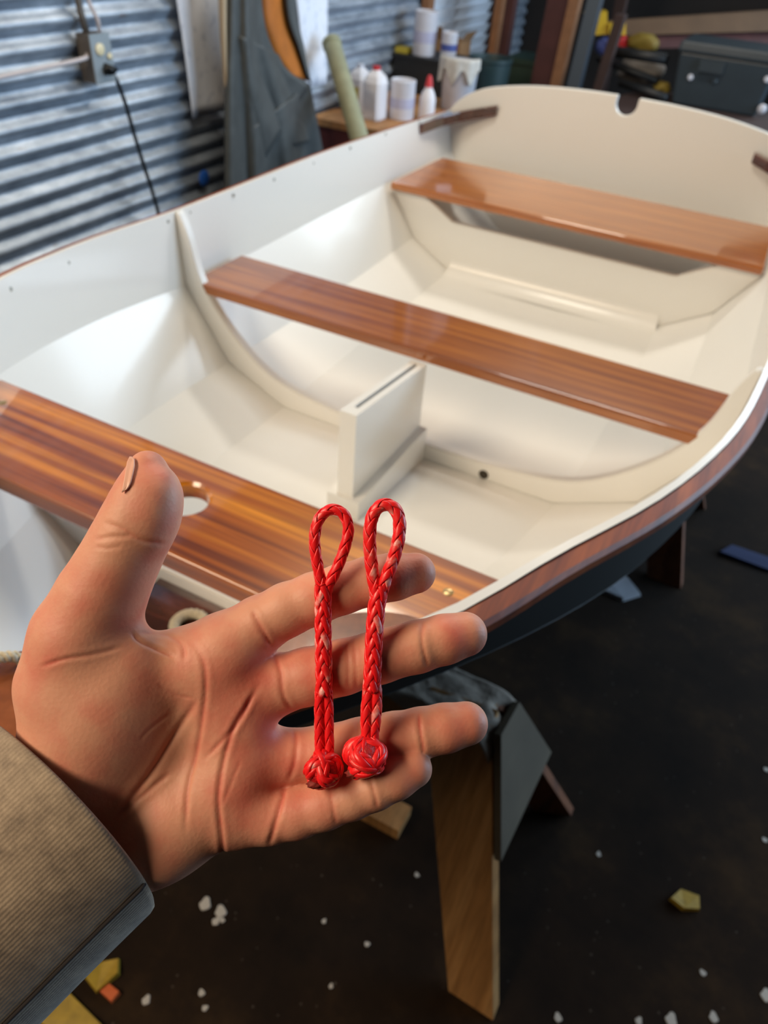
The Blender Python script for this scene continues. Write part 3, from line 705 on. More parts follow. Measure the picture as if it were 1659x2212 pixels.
# carpet-like tube leaning on the wall
M['tube_green'] = plain('olive_tube', S(150, 152, 124), 0.8, noise=0.2, nscale=20)
ta, tb = cp(716, 92, 3.25), cp(778, 305, 3.15)
td = (tb - ta) / np.linalg.norm(tb - ta); tl = (ta[2] - .03) / -td[2]; tbot = ta + td * tl
lt_ = thing('cardboard_tube', 'olive green tube leaning upright behind the gunwale', 'tube', (tbot[0], tbot[1], 0))
tube('tube_body', [ta, ta + td * .05, tbot], np.array([.039, .0395, .042]), M['tube_green'], lt_, n=20)
tube('end_cap', [ta - td * .006, ta - td * .004, ta + td * .02], np.array([.034, .042, .043]), M['tube_green'], lt_, n=20)

# ================================================================== BENCH WITH PAINT CANS
M['bench'] = wood('bench_top', (S(136, 92, 52), S(166, 118, 72), S(186, 138, 90)), (6, 2, 6), rough=.7, coat=0)
M['maroon'] = plain('maroon_board', S(84, 34, 34), 0.7)
zb_ = cp(860, 262, 3.55)[2]
bn = thing('workbench', 'low wooden bench carrying paint cans beside the corrugated wall', 'bench', (-1.8, 3.6, 0))
box('bench_top', (-2.08, 3.30, zb_ - .03), (-1.52, 4.80, zb_), M['bench'], bn, bevel=.003)
box('apron', (-1.56, 3.32, zb_ - .14), (-1.53, 4.79, zb_ - .031), M['maroon'], bn)
box('apron', (-2.06, 3.32, zb_ - .14), (-1.56, 3.35, zb_ - .031), M['maroon'], bn)
for x in (-2.05, -1.63):
    for y in (3.34, 4.72): box('leg', (x, y, 0), (x + .06, y + .06, zb_ - .031), M['pine_red'], bn)
M['can_white'] = plain('white_tin', S(214, 214, 222), .4, noise=.12, nscale=20)
M['jug'] = plain('white_plastic_jug', S(224, 222, 226), .45)
M['red'] = plain('red_cap', S(196, 40, 44), .4)
M['blue_lbl'] = plain('blue_label', S(70, 84, 150), .5)
M['lilac_lbl'] = plain('pale_label', S(176, 176, 200), .5)
M['yellow_lbl'] = plain('yellow_label', S(190, 172, 60), .5)
M['black_pl'] = plain('black_plastic', S(24, 26, 28), .5)
def bench_pt(u, v):                     # point on the bench top under pixel
    return onz(u, v, zb_)
def can(u, v, r, h, label, band=M['lilac_lbl'], z=None):
    p = bench_pt(u, v) if z is None else z
    t = thing('paint_can', label, 'can', p, 'cans on the bench')
    lathe('can_body', [(r * .97, 0.0005), (r, .006), (r, h - .008), (r * 1.02, h - .004), (r * .98, h), (r * .9, h), (r * .88, h - .006), (0, h - .006)], p, M['can_white'], t, n=28)
    lathe('label_band', [(r * 1.004, h * .3), (r * 1.006, h * .31), (r * 1.006, h * .55), (r * 1.004, h * .56)], p, band, t, n=28)
    return t
def jug(u, v, w_, d_, h, label, cap=M['red']):
    p = bench_pt(u, v); t = thing('plastic_jug', label, 'jug', p, 'jugs on the bench')
    bm = bmesh.new(); lv = [(0, .94), (.04, 1), (.70, 1), (.82, .8), (.90, .42), (.93, .34)]
    rings = []
    for z, k in lv:
        rings.append([bm.verts.new((p[0] + w_ / 2 * k * sx, p[1] + d_ / 2 * k * sy, p[2] + .0005 + h * z)) for sx, sy in ((-1, -.7), (-.7, -1), (.7, -1), (1, -.7), (1, .7), (.7, 1), (-.7, 1), (-1, .7))])
    for a, b_ in zip(rings[:-1], rings[1:]):
        for i in range(8): bm.faces.new((a[i], a[(i + 1) % 8], b_[(i + 1) % 8], b_[i]))
    bm.faces.new(rings[0][::-1]); bm.faces.new(rings[-1])
    from_bm('jug_body', bm, M['jug'], t)
    lathe('cap', [(.018, h * .93), (.019, h * .94), (.018, h), (0, h)], p, cap, t, n=16)
    box('label', (p[0] - w_ * .3, p[1] - d_ / 2 - .0015, p[2] + h * .2), (p[0] + w_ * .3, p[1] - d_ / 2 - .0002, p[2] + h * .55), M['can_white'] if cap is M['red'] else M['yellow_lbl'], t)
    return t
jug(775, 238, .085, .11, .20, 'white jug with yellow label behind the olive tube', M['can_white'])
jug(808, 256, .092, .10, .22, 'white jug with a red cap next to the paint can')
can(866, 255, .060, .165, 'white paint can with pale label in the front row on the bench')
def bottle(u, v, label):
    p = bench_pt(u, v); t = thing('spray_bottle', label, 'bottle', p)
    lathe('bottle_body', [(.036, .0005), (.038, .006), (.038, .09), (.030, .115), (.018, .135), (.017, .14)], p, M['jug'], t, n=20)
    lathe('nozzle', [(.017, .14), (.019, .142), (.012, .178), (.006, .19), (0, .19)], p, M['red'], t, n=16)
bottle(920, 258, 'clear bottle with red cone cap by the stern gunwale')
# second shelf row: black crate carrying a taller can
bc = bench_pt(905, 205)
ck = thing('storage_crate', 'black plastic crate behind the paint cans', 'crate', (bc[0], bc[1] + .06, zb_))
box('crate_body', (bc[0] - .17, bc[1] + .005, zb_ + .0005), (bc[0] + .20, bc[1] + .26, zb_ + .16), M['black_pl'], ck, bevel=.004)
box('crate_rim', (bc[0] - .18, bc[1] - .003, zb_ + .16), (bc[0] + .21, bc[1] + .27, zb_ + .175), M['black_pl'], ck, bevel=.003)
zc = zb_ + .176
can(0, 0, .062, .20, 'tall white can standing on the black crate', z=np.array([bc[0] - .03, bc[1] + .08, zc]))
can(0, 0, .042, .12, 'small white can with blue label beside the tall can', M['blue_lbl'], z=np.array([bc[0] + .105, bc[1] + .10, zc]))
by = thing('sponge_pack', 'yellow pack lying on the black crate', 'pack', (bc[0] - .13, bc[1] + .1, zc))
box('pack_body', (bc[0] - .178, bc[1] + .03, zc), (bc[0] - .105, bc[1] + .12, zc + .025), M['yellow_lbl'], by, bevel=.006)
# white bucket with a rag hanging over it, teal tub, blue jug
bk = bench_pt(985, 235)
bt = thing('bucket', 'white bucket with a rag hanging over its rim', 'bucket', bk)
lathe('bucket_body', [(.075, .0005), (.078, .004), (.092, .20), (.096, .205), (.096, .215), (.088, .215), (.086, .20), (.07, .02), (0, .02)], bk, M['can_white'], bt, n=28)
M['rag'] = plain('pale_rag', S(206, 202, 194), .9, noise=.2, nscale=40)
V = []; F = []
for j in range(16):
    for i in range(26):
        a = -2.7 + 2.6 * i / 25; t_ = j / 15; rr = .080 + .024 * min(1, t_ * 3) + .006 * math.sin(i * 1.1) * t_
        zz_ = .222 + .012 * math.sin(t_ * 6) - max(0, t_ - .3) * (.09 + .05 * math.sin(i * .7))
        V.append((bk[0] + rr * math.cos(a), bk[1] + rr * math.sin(a), bk[2] + zz_))
for j in range(15):
    for i in range(25): k = j * 26 + i; F.append((k, k + 1, k + 27, k + 26))
rg = mk('rag', V, F, M['rag'], smooth=True); rg.modifiers.new('thickness', 'SOLIDIFY').thickness = .003
tag(rg, 'pale rag draped over the rim of the white bucket', 'rag')
M['teal'] = plain('dark_teal_plastic', S(30, 52, 54), .5)
tt_ = thing('tub', 'dark teal tub behind the white bucket', 'tub', (bk[0] + .05, bk[1] + .28, zb_))
lathe('tub_body', [(.10, .0005), (.112, .19), (.117, .195), (.117, .21), (.108, .21), (.103, .19), (.09, .02), (0, .02)], (bk[0] + .05, bk[1] + .28, zb_), M['teal'], tt_, n=28)
M['card'] = plain('cardboard', S(160, 122, 84), .85, noise=.12, nscale=14)
cbp = ony(962, 95, 4.62)
cbx = thing('cardboard_box', 'open brown cardboard box below the pale shutter', 'box', (cbp[0], 4.6, zb_))
box('box_body', (cbp[0] - .10, 4.60, zb_ + .0005), (cbp[0] + .10, 4.76, cbp[2] + .02), M['card'], cbx, bevel=.002)
slab4('flap', [(cbp[0] - .10, 4.60, cbp[2] + .021), (cbp[0] + .0, 4.60, cbp[2] + .021), (cbp[0] - .01, 4.57, cbp[2] + .085), (cbp[0] - .09, 4.57, cbp[2] + .085)], None, (0, .003, .001), M['card'], cbx, 0)
slab4('flap', [(cbp[0] + .10, 4.60, cbp[2] + .021), (cbp[0] + .10, 4.76, cbp[2] + .021), (cbp[0] + .13, 4.77, cbp[2] + .07), (cbp[0] + .13, 4.61, cbp[2] + .07)], None, (.003, 0, .001), M['card'], cbx, 0)

# ================================================================== BACK OF THE SHOP
M['shutter'] = plain('pale_shutter', S(226, 232, 240), .5)
M['trim_orange'] = plain('weathered_timber', S(150, 104, 70), .8, noise=.25, nscale=20)
M['dark_red'] = plain('oxide_red_timber', S(82, 46, 44), .75, noise=.25, nscale=12)
M['brown_dk'] = plain('dark_brown_timber', S(60, 40, 34), .8, noise=.25, nscale=12)
M['post_galv'] = plain('grey_steel_post', S(84, 92, 100), .45, metal=.5)
yb = YB
win = bpy.data.objects.new('window_1', None); COL.objects.link(win); struct(win, 'pale louvred shutter in the far corner of the corrugated wall'); 
s0 = onx(922, 60, XL + .03); s1 = onx(1052, 60, XL + .03); ya, yb2 = s0[1], min(s1[1], YB - .08)
win.location = (XL + .02, ya, 0.4)
box('backing', (XL + .016, ya + .009, Zr(-1.06)), (XL + .020, yb2, HC - .02), M['shutter'], win)
for i in range(24):
    z = Zr(-1.05) + i * .06
    slab4('slat', [(XL + .022, ya + .01, z), (XL + .022, yb2, z), (XL + .044, yb2, z + .052), (XL + .044, ya + .01, z + .052)], None, (.004, 0, .002), M['shutter'], win, 0)
box('frame', (XL + .016, ya - .06, Zr(-1.1)), (XL + .06, ya + .008, HC - .01), M['trim_orange'], win)
box('frame', (XL + .016, yb2 + .002, Zr(-1.1)), (XL + .06, yb2 + .06, HC - .01), M['brown_dk'], win)
def post(u0, u1, v, y, mat, label, name='post', lean=0.0, zt=None):
    a = ony(u0, v, y); b_ = ony(u1, v, y); zt = zt or HC - .005
    A = [(a[0], y, 0.0005), (b_[0], y, 0.0005), (b_[0] + lean, y, zt), (a[0] + lean, y, zt)]
    o = slab4(name, A, None, (0, .07, 0), mat, None, .003)
    return tag(o, label, 'post')
post(1062, 1092, 90, 4.95, M['dark_red'], 'oxide red timber post right of the pale shutter', 'timber_post', .05)
post(1048, 1062, 120, 4.85, M['trim_orange'], 'thin tan timber batten in front of the red post', 'timber_batten', .05)
post(1150, 1198, 90, 4.70, M['dark_red'], 'wide dark red timber post left of the steel post', 'timber_post', .12)
post(1199, 1222, 60, 4.65, M['trim_orange'], 'narrow brown timber post touching the steel post', 'timber_post', .12)
post(1228, 1256, 90, 4.5, M['post_galv'], 'grey steel post in front of the storage rack', 'steel_post', .14)
post(1262, 1282, 150, 4.6, M['brown_dk'], 'short brown upright right of the steel post', 'timber_post', .1, zt=Zr(-.42))
gb = ony(1118, 190, 4.8)
gt = thing('storage_bin', 'dark green bin in the gap between the red posts', 'bin', (gb[0], 4.9, 0))
M['bin_green'] = plain('dark_green_plastic', S(28, 52, 42), .5)
box('bin_body', (gb[0] - .10, 4.82, .0005), (gb[0] + .09, 5.1, Zr(-.74)), M['bin_green'], gt, bevel=.006)
box('lid', (gb[0] - .105, 4.81, Zr(-.739)), (gb[0] + .095, 5.11, Zr(-.71)), M['bin_green'], gt, bevel=.004)
# storage rack at the right: deck, beams, goods
M['beam_tan'] = plain('aged_tan_beam', S(104, 78, 54), .8, noise=.2, nscale=10)
rk = thing('storage_rack', 'timber storage rack at the back right behind the transom', 'rack', (-.4, 4.6, 0))
def beam_px(name, q, d0, d1, dep, mat, parent):
    A = [cp(q[0][0], q[0][1], d0), cp(q[1][0], q[1][1], d1), cp(q[2][0], q[2][1], d1), cp(q[3][0], q[3][1], d0)]
    return slab4(name, A, None, np.array([FWD[0], FWD[1], 0]) * dep, mat, parent, .003)
beam_px('beam', [(1312, 46), (1860, 10), (1860, 62), (1312, 78)], 4.3, 4.4, .06, M['beam_tan'], rk)
beam_px('beam', [(1352, 79), (1860, 62), (1860, 96), (1352, 106)], 4.33, 4.43, .06, M['dark_red'], rk)
for u, d in ((1330, 4.42), (1840, 4.52)):
    p = cp(u, 60, d); box('upright', (p[0] - .03, p[1] - .03, .0005), (p[0] + .03, p[1] + .03, HC - .4), M['brown_dk'], rk)
pz = cp(1345, 200, 4.2)
shz = Zr(-.775)
p0 = cp(1300, 195, 4.1); 
slab4('shelf_deck', [(-1.08, 4.0, shz - .03), (.35, 3.7, shz - .03), (.6, 4.75, shz - .03), (-.85, 4.95, shz - .03)], None, (0, 0, .03), M['brown_dk'], rk)
for x, y in ((-1.02, 4.06), (.32, 3.78)): box('upright', (x, y, .0005), (x + .05, y + .05, shz - .031), M['brown_dk'], rk)
# goods
M['yellow_box'] = plain('yellow_box', S(198, 160, 30), .5)
beam_px('yellow_carton', [(1266, 28), (1312, 24), (1312, 74), (1264, 78)], 4.2, 4.2, .12, M['yellow_box'], None)
tag(bpy.data.objects['yellow_carton'], 'yellow carton standing at the left end of the rack beam', 'carton')
o = beam_px('yellow_carton', [(1315, 52), (1352, 50), (1352, 76), (1315, 78)], 4.18, 4.18, .10, M['yellow_box'], None)
tag(o, 'low yellow carton lying next to the standing yellow carton', 'carton')
def sack(u, v, d, rx, ry, rz, mat, name, label, cat):
    c = cp(u, v, d); bm = bmesh.new(); bmesh.ops.create_icosphere(bm, subdivisions=3, radius=1)
    for vv in bm.verts:
        n_ = vv.co.copy(); k = 1 + .12 * math.sin(5 * n_.x + u) * math.cos(4 * n_.z + v) + .06 * math.sin(9 * n_.y + 3 * n_.x)
        sq = lambda t_: math.copysign(abs(t_) ** .75, t_)
        vv.co = Vector((c[0] + rx * k * sq(n_.x), c[1] + ry * k * sq(n_.y), c[2] + rz * k * sq(n_.z)))
    return tag(from_bm(name, bm, mat, smooth=True), label, cat)
M['sack_pale'] = plain('pale_sack', S(128, 120, 112), .8, noise=.3, nscale=12)
M['sack_yel'] = plain('yellow_sack', S(140, 118, 40), .7, noise=.3, nscale=16)
sack(1305, 100, 4.25, .045, .05, .045, M['blue_lbl'], 'blue_pouch', 'small blue pouch under the yellow cartons', 'pouch')
sack(1338, 98, 4.25, .04, .05, .05, M['red'], 'red_pouch', 'small red pouch beside the blue pouch under the cartons', 'pouch')
sack(1390, 92, 4.2, .085, .07, .045, M['sack_yel'], 'yellow_sack', 'yellow printed sack on top of the pale sack', 'sack')
sack(1385, 150, 4.15, .12, .08, .065, M['sack_pale'], 'pale_sack', 'pale grey sack left of the dark tote', 'sack')
sack(1430, 190, 4.0, .045, .05, .03, M['sack_yel'], 'yellow_sack', 'small yellow packet below the pale sack', 'sack')
for k, (a, b_) in enumerate((((1290, 125), (1420, 175)), ((1340, 178), (1440, 212)), ((1320, 110), (1440, 128)))):
    tag(tube('dark_pipe', [cp(a[0], a[1], 4.1 - .05 * k), cp(b_[0], b_[1], 3.95 - .05 * k)], .018 + .004 * k, M['black_pl'], n=12), ('upper dark pipe lying on the rack left of the tote', 'lower dark pipe lying on the rack near the transom notch', 'thin dark pipe across the rack under the red beam')[k], 'pipe')
# large dark tote
M['tote'] = plain('dark_slate_plastic', S(48, 58, 64), .42, noise=.15, nscale=10)
tc_ = cp(1560, 165, 3.75); shr = .24
tot = thing('storage_tote', 'large dark slate plastic tote with lid on the rack', 'tote', (tc_[0], tc_[1] + .15, shz + .001))
zt0, zt1 = shz + .001, cp(1560, 92, 3.75)[2]
def tote_sh(z0, z1, k0, k1, name, bev=.012):
    q = []
    for z, k in ((z0, k0), (z1, k1)):
        q.append([(tc_[0] + shr * k * sx * .98, tc_[1] + .16 + .17 * k * sy + .0 * sx, z) for sx, sy in ((-1, -1), (1, -1), (1, 1), (-1, 1))])
    return from_bm(name, prism_bm(q[0], q[1]), M['tote'], tot, bevel=bev)
tote_sh(zt0, zt1 - .05, .90, 1.0, 'tote_body'); tote_sh(zt1 - .049, zt1, 1.06, 1.02, 'lid')
yfz = tc_[1] + .16 - .17
box('handle', (tc_[0] - .12, yfz - .018, zt1 - .12), (tc_[0] + .00, yfz + .0, zt1 - .068), M['tote'], tot, bevel=.006)
for dx in (-.15, -.03): lathe('latch_or_glint', [(.014, 0), (.014, .008), (.010, .012), (0, .012)], (tc_[0] + dx, yfz + .012, zt1 - .155), M['can_white'] if dx < -.1 else M['tote'], tot, n=14, axis=(0, -1, 0))
for u, v, r in ((1646, 236, .022), (1657, 172, .016)):  # white discs added on the tote to stand in for bright light spots
    c_ = ony(u, v, yfz - .001); lathe('latch_or_glint', [(r, 0), (r, .008), (r * .7, .014), (0, .015)], (c_[0], yfz + .012, c_[2]), M['can_white'], tot, n=16, axis=(0, -1, 0))

# ================================================================== THE HAND
D0 = 0.325                                # distance of the palm from the lens (m)
def cam3(u, v, wmm=0.0):                  # picture position + height above palm plane (mm) -> camera axes
    d = D0 - wmm * 1e-3; return np.array([(u - CX) / FPX * d, (v - CY) / FPX * d, d])
def to_world(P): return CAM + np.asarray(P) @ CR.T
def rr(r, wmm=0.0): return r * (D0 - wmm * 1e-3) / FPX
class SDF:
    def __init__(s, lo, hi, h):
        s.lo = np.array(lo); s.h = h; s.n = np.ceil((np.array(hi) - s.lo) / h).astype(int) + 1
        s.ax = [(s.lo[k] + h * np.arange(s.n[k])).astype(np.float32) for k in range(3)]
    def new(s): return np.full(s.n, 0.05, np.float32)
    def box(s, lo, hi):
        a = np.clip(((lo - s.lo) / s.h).astype(int) - 1, 0, s.n - 1); b = np.clip(((hi - s.lo) / s.h).astype(int) + 2, 1, s.n)
        return tuple(slice(a[k], b[k]) for k in range(3))
    def pts(s, sl): return s.ax[0][sl[0]][:, None, None], s.ax[1][sl[1]][None, :, None], s.ax[2][sl[2]][None, None, :]
def smin(a, b, k):
    h = np.maximum(k - np.abs(a - b), 0) / k
    return np.minimum(a, b) - h * h * k * 0.25
def cone(S_, F_, a, b, ra, rb, k, flat=1.0, margin=.02):
    """round cone a->b; flat<1 squashes it along the viewing axis"""
    lo = np.minimum(a - ra, b - rb) - margin; hi = np.maximum(a + ra, b + rb) + margin
    sl = S_.box(lo, hi); X, Y, Z = S_.pts(sl); ab = (b - a).copy(); 
    px, py, pz = X - a[0], Y - a[1], (Z - a[2]) / flat
    abz = ab[2] / flat; L2 = ab[0] ** 2 + ab[1] ** 2 + abz ** 2 + 1e-12
    t = np.clip((px * ab[0] + py * ab[1] + pz * abz) / L2, 0, 1)
    d = np.sqrt((px - t * ab[0]) ** 2 + (py - t * ab[1]) ** 2 + (pz - t * abz) ** 2) - (ra + (rb - ra) * t)
    if flat < 1: d = d * (flat * .5 + .5)
    F_[sl] = smin(F_[sl], d.astype(np.float32), k)
def ell(S_, F_, c, A, rad, k, margin=.015):
    """ellipsoid with axes rows of A (camera axes)"""
    R_ = max(rad); sl = S_.box(c - R_ - margin, c + R_ + margin); X, Y, Z = S_.pts(sl)
    q = []
    for ax_, r_ in zip(A, rad): q.append(((X - c[0]) * ax_[0] + (Y - c[1]) * ax_[1] + (Z - c[2]) * ax_[2]) / r_)
    k0 = np.sqrt(q[0] ** 2 + q[1] ** 2 + q[2] ** 2); k1 = np.sqrt((q[0] / rad[0]) ** 2 + (q[1] / rad[1]) ** 2 + (q[2] / rad[2]) ** 2) + 1e-9
    d = k0 * (k0 - 1) / k1
    F_[sl] = smin(F_[sl], d.astype(np.float32), k)
def surface_nets(S_, F_):
    n = np.array(F_.shape); ins = F_ < 0
    cell = [slice(0, -1), slice(1, None)]
    cnt = np.zeros(n - 1, np.uint8)
    for i in (0, 1):
        for j in (0, 1):
            for k in (0, 1): cnt += ins[cell[i], cell[j], cell[k]]
    act = (cnt > 0) & (cnt < 8); idx = np.argwhere(act); vid = np.full(act.shape, -1, np.int64); vid[act] = np.arange(len(idx))
    corners = np.array([(i, j, k) for i in (0, 1) for j in (0, 1) for k in (0, 1)])
    val = np.stack([F_[idx[:, 0] + c[0], idx[:, 1] + c[1], idx[:, 2] + c[2]] for c in corners], 1)
    acc = np.zeros((len(idx), 3)); num = np.zeros(len(idx))
    for a in range(8):
        for b in range(a + 1, 8):
            if np.abs(corners[a] - corners[b]).sum() != 1: continue
            cr = (val[:, a] < 0) != (val[:, b] < 0); t = val[:, a] / (val[:, a] - val[:, b] + 1e-20)
            p = corners[a] + t[:, None] * (corners[b] - corners[a]); acc[cr] += p[cr]; num[cr] += 1
    V = S_.lo + S_.h * (idx + acc / num[:, None])
    faces = []
    for ax_ in range(3):
        s0 = [slice(1, -1)] * 3; s1 = [slice(1, -1)] * 3; s0[ax_] = slice(0, -1); s1[ax_] = slice(1, None)
        a = ins[tuple(s0)]; b = ins[tuple(s1)]; e = np.argwhere(a != b); flip = a[tuple(e.T)]
        base = e.copy(); o1, o2 = [k for k in range(3) if k != ax_]
        for k in range(3):
            if k != ax_: base[:, k] += 1
        def vv(d1, d2):
            q = base.copy(); q[:, o1] -= d1; q[:, o2] -= d2; return vid[tuple(q.T)]
        q = np.stack([vv(1, 1), vv(0, 1), vv(0, 0), vv(1, 0)], 1)
        if ax_ == 1: flip = ~flip
        q[~flip] = q[~flip][:, ::-1]; faces.append(q)
    return V, np.vstack(faces)
H_ = 0.00078
Sg = SDF((-.196, -.034, .262), (.056, .190, .378), H_)
# ---- palm
palm = Sg.new()
def C(u, v, w=0.0): return cam3(u, v, w)
def chain(F_, nodes, k, flat=1.0):
    for (u0, v0, w0, r0), (u1, v1, w1, r1) in zip(nodes[:-1], nodes[1:]):
        cone(Sg, F_, C(u0, v0, w0), C(u1, v1, w1), rr(r0, w0), rr(r1, w1), k, flat)
KP = .010
chain(palm, [(-60, 1985, -14, 165), (60, 1880, -12, 150), (150, 1790, -12, 120)], KP, .78)      # forearm and wrist
chain(palm, [(150, 1740, -9, 95), (330, 1560, -8, 80), (480, 1412, -4, 72)], KP, .9)
chain(palm, [(170, 1770, -8, 95), (350, 1630, -9, 82), (520, 1492, -5, 72)], KP, .9)
chain(palm, [(180, 1800, -7, 95), (350, 1700, -9, 84), (520, 1620, -5, 72)], KP, .9)
chain(palm, [(200, 1850, -5, 90), (350, 1790, -6, 90), (490, 1740, -2, 74)], KP, .9)
# hypothenar and thenar mounds
e1 = np.array([.82, -.57, 0]); e2 = np.array([.57, .82, 0]); e3 = np.array([0, 0, 1.])
ell(Sg, palm, C(350, 1800, 3), (e1, e2, e3), (.036, .0175, .014), .012)
t1 = np.array([.42, -.91, 0]); t1 /= np.linalg.norm(t1); t2 = np.array([t1[1] * -1, t1[0], 0])
ell(Sg, palm, C(202, 1555, 8), (t1, t2, e3), (.046, .029, .020), .014)
chain(palm, [(300, 1462, 0, 62), (400, 1432, -2, 60), (480, 1404, -3, 66)], KP, .9)
ell(Sg, palm, C(315, 1485, 2), (t1, t2, e3), (.018, .016, .012), .010)
ell(Sg, palm, C(470, 1440, 4), (e1, e2, e3), (.018, .014, .011), .010)
ell(Sg, palm, C(500, 1570, 3), (e1, e2, e3), (.016, .020, .010), .010)
ell(Sg, palm, C(500, 1700, 4), (e1, e2, e3), (.016, .016, .011), .010)
# ---- fingers (picture position, height, radius)
FN = {
 'index':  [(505, 1392, -3, 66), (560, 1350, -2, 62), (620, 1317, 0, 57.5), (680, 1293, 1, 56), (740, 1272, 1, 53.5), (800, 1255, 1, 52.5), (850, 1246, 0, 50.5), (897, 1238, -2, 44.5)],
 'middle': [(545, 1495, -4, 68), (600, 1478, -3, 64), (665, 1461, -1, 61), (740, 1441, 1, 58.5), (820, 1418, 2, 57), (900, 1397, 2, 55.5), (960, 1381, 1, 53), (1004, 1370, -1, 48.5)],
 'ring':   [(545, 1636, -5, 64), (620, 1637, -5, 60), (700, 1626, -4, 57.5), (780, 1609, -3, 56.5), (850, 1594, -2, 54), (910, 1583, -2, 53), (960, 1573, -2, 51.5), (1007, 1563, -3, 47)],
 'pinky':  [(520, 1765, 0, 62), (580, 1764, 2, 57.5), (640, 1756, 4, 53.5), (700, 1741, 6, 49.5), (760, 1721, 7, 47.5), (810, 1702, 8, 46), (855, 1681, 8, 44.5), (894, 1661, 7, 40)],
}
fing = Sg.new()
for nm, nodes in FN.items():
    one = Sg.new(); chain(one, nodes, .0022); fing = np.minimum(fing, one) if nm == 'index' else smin(fing, one, .0012)
thumb = Sg.new()
chain(thumb, [(150, 1480, 3, 112), (182, 1375, 6, 106), (218, 1290, 9, 90), (252, 1222, 11, 80), (283, 1160, 12, 75.5), (306, 1108, 13, 70), (317, 1068, 13, 61), (319, 1014, 11, 41)], .006)
ell(Sg, thumb, C(340, 1105, 16), (np.array([.2, -.98, 0]), np.array([.98, .2, 0]), e3), (.017, .0088, .0105), .006)
tot_ = smin(palm, fing, .0075); tot_ = smin(tot_, thumb, .006)
Vh, Fh = surface_nets(Sg, tot_)
del palm, fing, thumb
def lap(V, F, it, lam=.5):
    n = len(V); e = np.vstack([F[:, [0, 1]], F[:, [1, 2]], F[:, [2, 3]], F[:, [3, 0]]])
    i = np.r_[e[:, 0], e[:, 1]]; j = np.r_[e[:, 1], e[:, 0]]; deg = np.bincount(i, minlength=n)[:, None]
    for _ in range(it):
        avg = np.stack([np.bincount(i, V[j, k], n) for k in range(3)], 1) / deg; V = V + lam * (avg - V)
    return V
def vnorm(V, F):
    fn = np.cross(V[F[:, 2]] - V[F[:, 0]], V[F[:, 3]] - V[F[:, 1]]); N_ = np.zeros_like(V)
    for k in range(4):
        for a in range(3): N_[:, a] += np.bincount(F[:, k], fn[:, a], len(V))
    return N_ / (np.linalg.norm(N_, axis=1)[:, None] + 1e-15)
Vh = lap(Vh, Fh, 5)
Nh = vnorm(Vh, Fh)
if (Nh[np.argmin(Vh[:, 2])][2]) > 0: Fh = Fh[:, ::-1]; Nh = -Nh
def px_of(V): return np.stack([V[:, 0] / V[:, 2] * FPX + CX, V[:, 1] / V[:, 2] * FPX + CY], 1)
UV = px_of(Vh); front = np.clip((-Nh[:, 2] - .05) / .3, 0, 1)
def dist_poly(UV, P, n=40):
    Q = spline(np.array(P, float), n); best = np.full(len(UV), 1e9); tb = np.zeros(len(UV))
    sel = np.where((UV[:, 0] > Q[:, 0].min() - 40) & (UV[:, 0] < Q[:, 0].max() + 40) & (UV[:, 1] > Q[:, 1].min() - 40) & (UV[:, 1] < Q[:, 1].max() + 40))[0]
    for i in range(n - 1):
        a, b = Q[i], Q[i + 1]; ab = b - a; t = np.clip(((UV[sel] - a) @ ab) / (ab @ ab + 1e-9), 0, 1)
        d = np.linalg.norm(UV[sel] - a - t[:, None] * ab, axis=1); m_ = d < best[sel]
        tb[sel[m_]] = (i + t[m_]) / (n - 1); best[sel] = np.minimum(best[sel], d)
    return best, tb
